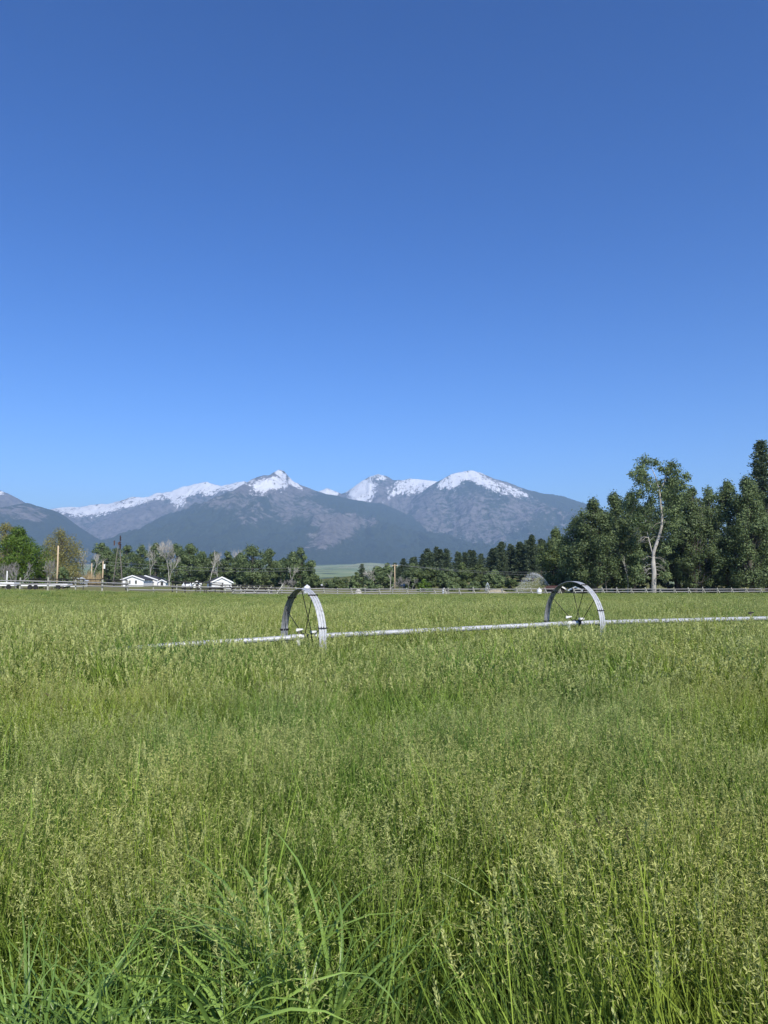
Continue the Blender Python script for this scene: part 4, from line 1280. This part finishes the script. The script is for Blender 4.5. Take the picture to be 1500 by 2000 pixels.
# ------------------------------------------------------------------ water spray
def spray(px, py, d, half, high, n, label, seed, skew=0.0, size=.045):
    r = np.random.default_rng(seed)
    x, g, H = place(px, py, d)
    src = np.array([half, 0, 0.5])
    t = r.beta(1.6, 1.3, n)
    k = np.minimum(1.03, np.abs(r.normal(0.95, 0.07, n)))
    fall = r.uniform(0, 1, n) ** 2.8
    az = r.normal(size=n) * .12
    Lx = 2 * half * k * t
    z = .5 + (H - .5) * 4 * (t * .5 / 0.5) * (1 - t) * k
    z = np.maximum(0.2, z * (1 - fall * t ** .6))
    C = np.stack([src[0] - Lx, np.sin(az) * Lx + r.normal(size=n) * .1, z], 1)
    L = size * r.uniform(.5, 1.6, n)
    v, q = leaf_quads(C, r.normal(size=(n, 3)), L * 1.7, L * .6, r, np.tile(np.array([1.0, 0, .2]), (n, 1)))
    m, nt, b = new_mat('water_drops')
    b.inputs['Base Color'].default_value = (.80, .84, .88, 1)
    b.inputs['Roughness'].default_value = .25
    b.inputs['Alpha'].default_value = .38
    o = link('water_spray', np_mesh('water_spray', v, q, m))
    o.location = (x, d, g)
    tag(o, label, 'spray', kind='stuff')
spray(1043, 1119, 158, 3.7, 0, 5200, 'fan of white irrigation water before the yellow-green tree', 1, size=.036)
spray(952, 1138, 158, .55, 0, 500, 'small plume of irrigation water below the conifers', 2)

# ------------------------------------------------------------------ grass
def bases(n, rad, r):
    """where stalks leave the ground: gathered into tufts over a square of half side rad"""
    k = max(1, int(n / 18))
    cx, cy = r.uniform(-rad, rad, k), r.uniform(-rad, rad, k)
    i = r.integers(0, k, n)
    a = r.uniform(0, 2 * np.pi, n)
    d = np.abs(r.normal(size=n)) * rad * (0.9 / math.sqrt(k) if k > 1 else 1.0)
    return cx[i] * (k > 1) + d * np.cos(a), cy[i] * (k > 1) + d * np.sin(a), a, r.uniform(.62, 1.12, k)[i] if k > 1 else np.ones(n), r.normal(size=k)[i] * (k > 1)

def blades(n, rad, L, w, th0, bend, seg, r, tint0=0.5, tint_s=0.2, curl=0.0):
    """n curved tapering strips: returns vertices, quads, tint"""
    bx, by, a, tl, tt_ = bases(n, rad, r)
    ph = a + r.normal(size=n) * 0.9
    Ln = r.uniform(L[0], L[1], n) * tl
    wn_ = r.uniform(w[0], w[1], n)
    t0 = np.abs(r.normal(size=n)) * th0
    kb = r.uniform(bend[0], bend[1], n)
    tw = ph + np.pi / 2 + r.normal(size=n) * 0.5
    pos = np.stack([bx, by, np.zeros(n)], 1)
    V = np.zeros((n, seg + 1, 2, 3))
    for s in range(seg + 1):
        t = s / seg
        wd_ = wn_ * (0.55 + 0.9 * t - 1.42 * t ** 2.4) * 0.5
        side = np.stack([np.cos(tw + curl * t), np.sin(tw + curl * t), np.zeros(n)], 1)
        V[:, s, 0] = pos - side * wd_[:, None]
        V[:, s, 1] = pos + side * wd_[:, None]
        th = t0 + kb * (t + .5 / seg) ** 1.6
        pos = pos + (Ln / seg)[:, None] * np.stack([np.sin(th) * np.cos(ph), np.sin(th) * np.sin(ph), np.cos(th)], 1)
    v = V.reshape(-1, 3)
    b0 = (np.arange(n) * (seg + 1) * 2)[:, None]
    q = np.concatenate([np.stack([b0[:, 0] + 2 * s, b0[:, 0] + 2 * s + 1, b0[:, 0] + 2 * s + 3, b0[:, 0] + 2 * s + 2], 1) for s in range(seg)])
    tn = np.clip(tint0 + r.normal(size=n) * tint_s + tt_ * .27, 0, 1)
    tint = np.repeat(tn, (seg + 1) * 2) * np.tile(np.repeat(np.linspace(.9, 1.0, seg + 1), 2), n)  # slight root shade put into the tint, fading out towards the tip
    return v, q, tint

def panicles(n, rad, H, r, spk, slen, swid, plen, pw, th0=0.08, kind='open', cw=.0026):
    """flowering culms: a thin stalk with spikelets round its upper end"""
    bx, by, a, tl, tt_ = bases(n, rad, r)
    vs, qs, ts, ms, k0 = [], [], [], [], 0
    for i in range(n):
        h = r.uniform(*H) * (0.6 + 0.4 * min(1.05, tl[i]))
        ph = r.uniform(0, 2 * np.pi)
        t0 = abs(r.normal()) * th0
        kb = r.uniform(.1, .5)
        p = np.array([bx[i], by[i], 0.0])
        seg = 5
        pts = [p]
        for s in range(seg):
            th = t0 + kb * (s / seg) ** 2.5
            p = p + h / seg * np.array([np.sin(th) * np.cos(ph), np.sin(th) * np.sin(ph), np.cos(th)])
            pts.append(p)
        pts = np.array(pts)
        fa = r.uniform(0, np.pi)
        sd = np.array([np.cos(fa), np.sin(fa), 0]) * cw / 2
        v = np.stack([pts - sd, pts + sd], 1).reshape(-1, 3)
        q = np.array([[2 * s, 2 * s + 1, 2 * s + 3, 2 * s + 2] for s in range(seg)])
        vs.append(v); qs.append(q + k0); ts.append(np.full(len(v), r.uniform(.35, .9))); ms.append(np.zeros(seg)); k0 += len(v)
        # spikelets
        m = spk
        pl = plen * r.uniform(.75, 1.25)
        u = r.uniform(0, 1, m)
        ax = pts[-1] - pts[-2]; ax /= np.linalg.norm(ax)
        base = pts[-1] - ax * pl * .35
        if kind == 'open':
            rw = pw * (1 - u) ** .7 * r.uniform(.25, 1, m) + .002
            az = r.uniform(0, 2 * np.pi, m)
            dirs = np.stack([np.cos(az), np.sin(az), r.uniform(-.5, .5, m)], 1)
            C = base + ax * (u * pl)[:, None] + dirs * rw[:, None] + np.array([np.cos(ph), np.sin(ph), -.4]) * (u * .03)[:, None]
            al = dirs * .8 + ax * .5 + r.normal(size=(m, 3)) * .5
        else:
            az = r.uniform(0, 2 * np.pi, m)
            dirs = np.stack([np.cos(az), np.sin(az), np.zeros(m)], 1)
            C = base + ax * (u * pl)[:, None] + dirs * (pw * np.sin(np.pi * np.clip(u, .08, .95)) ** .5)[:, None]
            al = ax + dirs * .35 + r.normal(size=(m, 3)) * .15
        nr = np.cross(al, r.normal(size=(m, 3)))
        sl_ = slen * r.uniform(.6, 1.35, m)
        v, q = leaf_quads(C, nr, sl_ / 2, swid * .5 * r.uniform(.7, 1.3, m), r, al)
        tb_ = r.uniform(.2, .85)
        vs.append(v); qs.append(q + k0); ts.append(np.repeat(np.clip(tb_ + r.normal(size=m) * .16, 0, 1), 4)); ms.append(np.full(m, 1 if kind == 'open' else 2)); k0 += len(v)
    return np.concatenate(vs), np.concatenate(qs), np.concatenate(ts), np.concatenate(ms)

CLUMP_SPEC = [
    (575, 1800, 2.95, 120, (.9, 1.2), (.019, .031), 'broad-bladed arching grass clump low in the middle left', 1, (-.18, 0), (1.3, 2.6)),
    (455, 1890, 2.62, 90, (.85, 1.08), (.018, .028), 'broad-bladed clump bending left at the bottom, left of the arching one', 2, (-.25, 0), (1.4, 2.7)),
    (215, 1900, 2.58, 120, (.78, 1.0), (.014, .023), 'broad-bladed upright clump at the bottom left', 3),
    (50, 1900, 2.55, 110, (.78, 1.0), (.014, .023), 'broad-bladed clump in the bottom left corner', 4),
    (660, 1850, 2.75, 14, (.8, 1.0), (.013, .019), 'few broad upright blades right of the arching clump', 5),
    (765, 1790, 3.0, 26, (.78, 1.0), (.010, .016), 'slender broad-bladed clump low in the centre', 6),
    (1030, 1700, 3.45, 34, (.78, 1.0), (.009, .014), 'blue-green leafy clump right of the centre', 7),
    (870, 1560, 4.4, 34, (.80, 1.05), (.009, .014), 'upright leafy clump in the middle of the field', 8)]
CLUMPS = [(X(c[0], c[2]), c[2]) for c in CLUMP_SPEC]
PROTO = bpy.data.collections.new('grass_prototypes')     # not linked to the scene: sources for the instancer
def proto(name, parts):
    vs, qs, ts, ms, k = [], [], [], [], 0
    for part in parts:
        v, q, t = part[:3]
        m = part[3] if len(part) > 3 else np.zeros(len(q))
        vs.append(v); qs.append(q + k); ts.append(t); ms.append(m); k += len(v)
    me = np_mesh(name, np.concatenate(vs), np.concatenate(qs), [M_BLADE, M_SEED, M_SPIKE, M_DARKSEED], np.concatenate(ts), np.concatenate(ms), smooth=False)
    o = bpy.data.objects.new(name, me)
    PROTO.objects.link(o)

gr = np.random.default_rng(99)
# near patches (0.6 m): 0-5 in flower, 6-7 leafy, 8-9 with pale spikes and dry heads
for i in range(6):
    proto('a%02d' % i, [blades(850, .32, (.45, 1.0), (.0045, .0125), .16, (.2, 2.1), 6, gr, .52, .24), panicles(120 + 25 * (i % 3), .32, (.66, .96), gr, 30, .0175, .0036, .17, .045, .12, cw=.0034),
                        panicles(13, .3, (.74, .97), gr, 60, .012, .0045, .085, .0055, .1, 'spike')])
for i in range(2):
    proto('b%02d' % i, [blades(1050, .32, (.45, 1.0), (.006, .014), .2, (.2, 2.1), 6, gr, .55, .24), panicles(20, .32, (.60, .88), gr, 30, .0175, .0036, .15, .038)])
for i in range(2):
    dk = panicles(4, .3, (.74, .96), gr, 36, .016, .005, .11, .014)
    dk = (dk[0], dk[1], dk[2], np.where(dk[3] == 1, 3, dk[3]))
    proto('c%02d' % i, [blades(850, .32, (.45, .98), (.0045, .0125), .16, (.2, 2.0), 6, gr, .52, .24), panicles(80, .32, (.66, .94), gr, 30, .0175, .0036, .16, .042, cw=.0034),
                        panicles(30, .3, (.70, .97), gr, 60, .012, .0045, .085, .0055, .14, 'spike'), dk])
# middle distance patches (0.9 m)
for i in range(4):
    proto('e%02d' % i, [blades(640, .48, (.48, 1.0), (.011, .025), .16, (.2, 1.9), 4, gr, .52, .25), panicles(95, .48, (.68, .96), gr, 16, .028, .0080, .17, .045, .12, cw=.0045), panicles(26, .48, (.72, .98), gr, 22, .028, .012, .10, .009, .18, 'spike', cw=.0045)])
for i in range(2):
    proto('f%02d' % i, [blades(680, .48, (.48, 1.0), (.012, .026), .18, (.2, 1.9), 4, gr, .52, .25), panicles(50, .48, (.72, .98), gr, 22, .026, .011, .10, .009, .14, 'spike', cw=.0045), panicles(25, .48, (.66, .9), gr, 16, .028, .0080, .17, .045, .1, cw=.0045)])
# far patches (2.2 m)
for i in range(4):
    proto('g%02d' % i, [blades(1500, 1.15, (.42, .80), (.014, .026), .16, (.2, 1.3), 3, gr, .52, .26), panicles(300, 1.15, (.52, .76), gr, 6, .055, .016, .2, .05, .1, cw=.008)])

def scatter():
    r = np.random.default_rng(12)
    P_, R_, S_, I_ = [], [], [], []
    def ring(y0, y1, cell, half, choose, sc, tilt):
        # jittered grid inside a wedge that is a little wider than the view
        gx, gy = np.meshgrid(np.arange(-half(y1), half(y1), cell), np.arange(y0, y1, cell))
        x = gx.ravel() + r.uniform(-.42, .42, gx.size) * cell
        y = gy.ravel() + r.uniform(-.42, .42, gx.size) * cell
        ok = (np.abs(x) < half(y)) & (y < field_edge(x) - 0.6)
        x, y = x[ok], y[ok]
        z = gz(x, y)
        n = len(x)
        big = fbm(x * .22, y * .22, 31, 3)
        fine = fbm(x * 1.1, y * 1.1, 41, 2)
        s = sc * (0.66 + 0.46 * big + 0.22 * fine) * r.uniform(.88, 1.12, n)
        s = s * (1 + 0.13 * sstep((-x - 2.6) / 2.2) * sstep((24 - y) / 6) * sstep((y - 8) / 4))
        s = s * (1 - 0.075 * sstep((x - 1.5) / 4) * sstep((30 - y) / 6) * sstep((y - 12) / 4))
        far = 1 - 0.42 * sstep((y - 35) / 55)
        if y0 < 2:
            far = np.where((y < 2.75) & (x < -.42), far * .5, far)
        for (cx, cy) in CLUMPS:
            if y0 < 2:
                inside = (np.hypot(x - cx, y - cy) < .2)
                front = (np.abs(x - cx * y / cy) < .30) & (y < cy) & (y > cy - .8)
                far = np.where(front, far * .45, far)
                far = np.where(inside, far * .5, far)
        tx = tilt * (fbm(x * .5, y * .5, 61, 2) - .5) * 1.6 + r.normal(size=n) * .05
        ty = tilt * (fbm(x * .5, y * .5, 71, 2) - .5) * 1.6 + r.normal(size=n) * .05
        P_.append(np.stack([x, y, z - .01], 1))
        R_.append(np.stack([tx, ty, r.uniform(0, 2 * np.pi, n)], 1))
        S_.append(np.stack([s, s, s * far], 1))
        I_.append(choose(x, y, n))
    def near_choice(x, y, n):
        p = fbm(x * .55, y * .55, 81, 3)
        u = r.uniform(0, 1, n)
        i = r.integers(0, 6, n)
        i = np.where((p > .56) & (u < .85), r.integers(6, 8, n), i)
        return np.where(u > .87, r.integers(8, 10, n), i)
    def mid_choice(x, y, n):
        p = fbm(x * .35, y * .35, 82, 3)
        i = r.integers(10, 14, n)
        return np.where((p > .54) & (r.uniform(0, 1, n) < .7), r.integers(14, 16, n), i)
    hw = lambda y: 1.2 + 0.62 * y
    ring(1.2, 9.2, .50, hw, near_choice, 1.0, .3)
    ring(9.1, 36, .78, hw, mid_choice, 1.09, .3)
    ring(35, 142, 1.85, lambda y: 6 + 0.60 * y, lambda x, y, n: r.integers(16, 20, n), 1.0, .12)
    return np.concatenate(P_), np.concatenate(R_), np.concatenate(S_), np.concatenate(I_)

def hay():
    p, ro, sc_, ix = scatter()
    me = bpy.data.meshes.new('hay_grass')
    me.vertices.add(len(p))
    me.vertices.foreach_set('co', p.astype(np.float32).ravel())
    for nm, arr, ty in (('rot', ro, 'FLOAT_VECTOR'), ('scl', sc_, 'FLOAT_VECTOR')):
        at = me.attributes.new(nm, ty, 'POINT')
        at.data.foreach_set('vector', arr.astype(np.float32).ravel())
    at = me.attributes.new('pick', 'INT', 'POINT')
    at.data.foreach_set('value', ix.astype(np.int32))
    o = link('hay_grass', me)
    tag(o, 'tall flowering hay grass filling the whole field', 'grass', kind='stuff')
    ng = bpy.data.node_groups.new('scatter_grass', 'GeometryNodeTree')
    ng.interface.new_socket('Geometry', in_out='INPUT', socket_type='NodeSocketGeometry')
    ng.interface.new_socket('Geometry', in_out='OUTPUT', socket_type='NodeSocketGeometry')
    gi, go = ng.nodes.new('NodeGroupInput'), ng.nodes.new('NodeGroupOutput')
    ci = ng.nodes.new('GeometryNodeCollectionInfo')
    ci.inputs['Collection'].default_value = PROTO
    ci.inputs['Separate Children'].default_value = True
    ci.inputs['Reset Children'].default_value = True
    ip = ng.nodes.new('GeometryNodeInstanceOnPoints')
    ip.inputs['Pick Instance'].default_value = True
    def attr(nm, ty):
        a = ng.nodes.new('GeometryNodeInputNamedAttribute')
        a.data_type = ty
        a.inputs['Name'].default_value = nm
        return [s for s in a.outputs if s.enabled and s.name == 'Attribute'][0]
    ng.links.new(gi.outputs[0], ip.inputs['Points'])
    ng.links.new(ci.outputs[0], ip.inputs['Instance'])
    ng.links.new(attr('pick', 'INT'), ip.inputs['Instance Index'])
    e2r = ng.nodes.new('FunctionNodeEulerToRotation')
    ng.links.new(attr('rot', 'FLOAT_VECTOR'), e2r.inputs[0])
    ng.links.new(e2r.outputs[0], ip.inputs['Rotation'])
    ng.links.new(attr('scl', 'FLOAT_VECTOR'), ip.inputs['Scale'])
    ng.links.new(ip.outputs[0], go.inputs[0])
    md = o.modifiers.new('scatter', 'NODES')
    md.node_group = ng
    print('grass instances', len(p))
hay()

# broad-bladed clumps in the foreground
def blade_mesh(r, L, w, bend):
    seg = 10
    pos = np.zeros(3)
    v, t0 = [], abs(r.normal()) * .12
    tw = r.normal() * .5
    for k in range(seg + 1):
        t = k / seg
        wd_ = w * .5 * (0.6 + 0.85 * t - 1.43 * t ** 2.2)
        th = t0 + bend * t ** 1.7 + r.normal() * .02
        nx_, nz_ = math.cos(th), -math.sin(th)             # across the bend, for the fold
        a = tw * t
        sd = np.array([math.sin(a) * nx_, math.cos(a), math.sin(a) * nz_]) * wd_
        up = np.array([nx_, 0, nz_]) * wd_ * .38
        v += [pos - sd + up, pos, pos + sd + up]
        pos = pos + L / seg * np.array([math.sin(th), 0, math.cos(th)])
    q = []
    for k in range(seg):
        for j in range(2):
            q.append((k * 3 + j, k * 3 + j + 1, k * 3 + j + 4, k * 3 + j + 3))
    base = r.uniform(.3, .95)
    t = np.repeat(base + r.normal(size=seg + 1) * .03, 3)
    return np_mesh('blade', np.array(v), np.array(q), M_BROAD, np.clip(t, 0, 1), smooth=True)
def clump(px, py, d, n, L, w, label, seed, lean=None, bend=(.6, 1.9)):
    r = np.random.default_rng(seed)
    p = P(px, py, d)
    root = empty('broad_grass_clump', (p.x, d, G(p.x, d)), 0, label, 'grass clump', 'broad-bladed clumps in the foreground')
    shared = [blade_mesh(r, r.uniform(*L), r.uniform(*w), r.uniform(*bend)) for _ in range(16)]
    for i in range(n):
        o = link('blade', shared[int(r.integers(0, 16))], root)
        a = r.uniform(0, 6.28)
        rad = abs(r.normal()) * .13
        o.location = (rad * math.cos(a), rad * math.sin(a), 0)
        rz = r.uniform(0, 6.28) if lean is None or r.uniform() < .25 else math.pi + r.normal() * .8
        o.rotation_euler = (r.normal() * .13, r.normal() * .13, rz)
        s_ = r.uniform(.8, 1.12)
        o.scale = (s_, s_, s_)
for args in CLUMP_SPEC:
    clump(*args)

# ------------------------------------------------------------------ haze
def haze():
    mb = MB()
    lo, hi = -6.0, 2060.0
    mb.box((0, 9600, (lo + hi) / 2), (44000, 24000, hi - lo))
    m = bpy.data.materials.new('haze')
    m.use_nodes = True
    nt = m.node_tree
    nt.nodes.remove(nt.nodes['Principled BSDF'])
    v = nt.nodes.new('ShaderNodeVolumePrincipled')
    v.inputs['Color'].default_value = (0.42, 0.66, 1.0, 1)
    v.inputs['Density'].default_value = 7.2e-5
    v.inputs['Anisotropy'].default_value = 0.0
    nt.links.new(v.outputs[0], nt.nodes['Material Output'].inputs['Volume'])
    o = mb.build('haze', m)
    tag(o, 'thin blue valley haze', 'haze', kind='stuff')
haze()
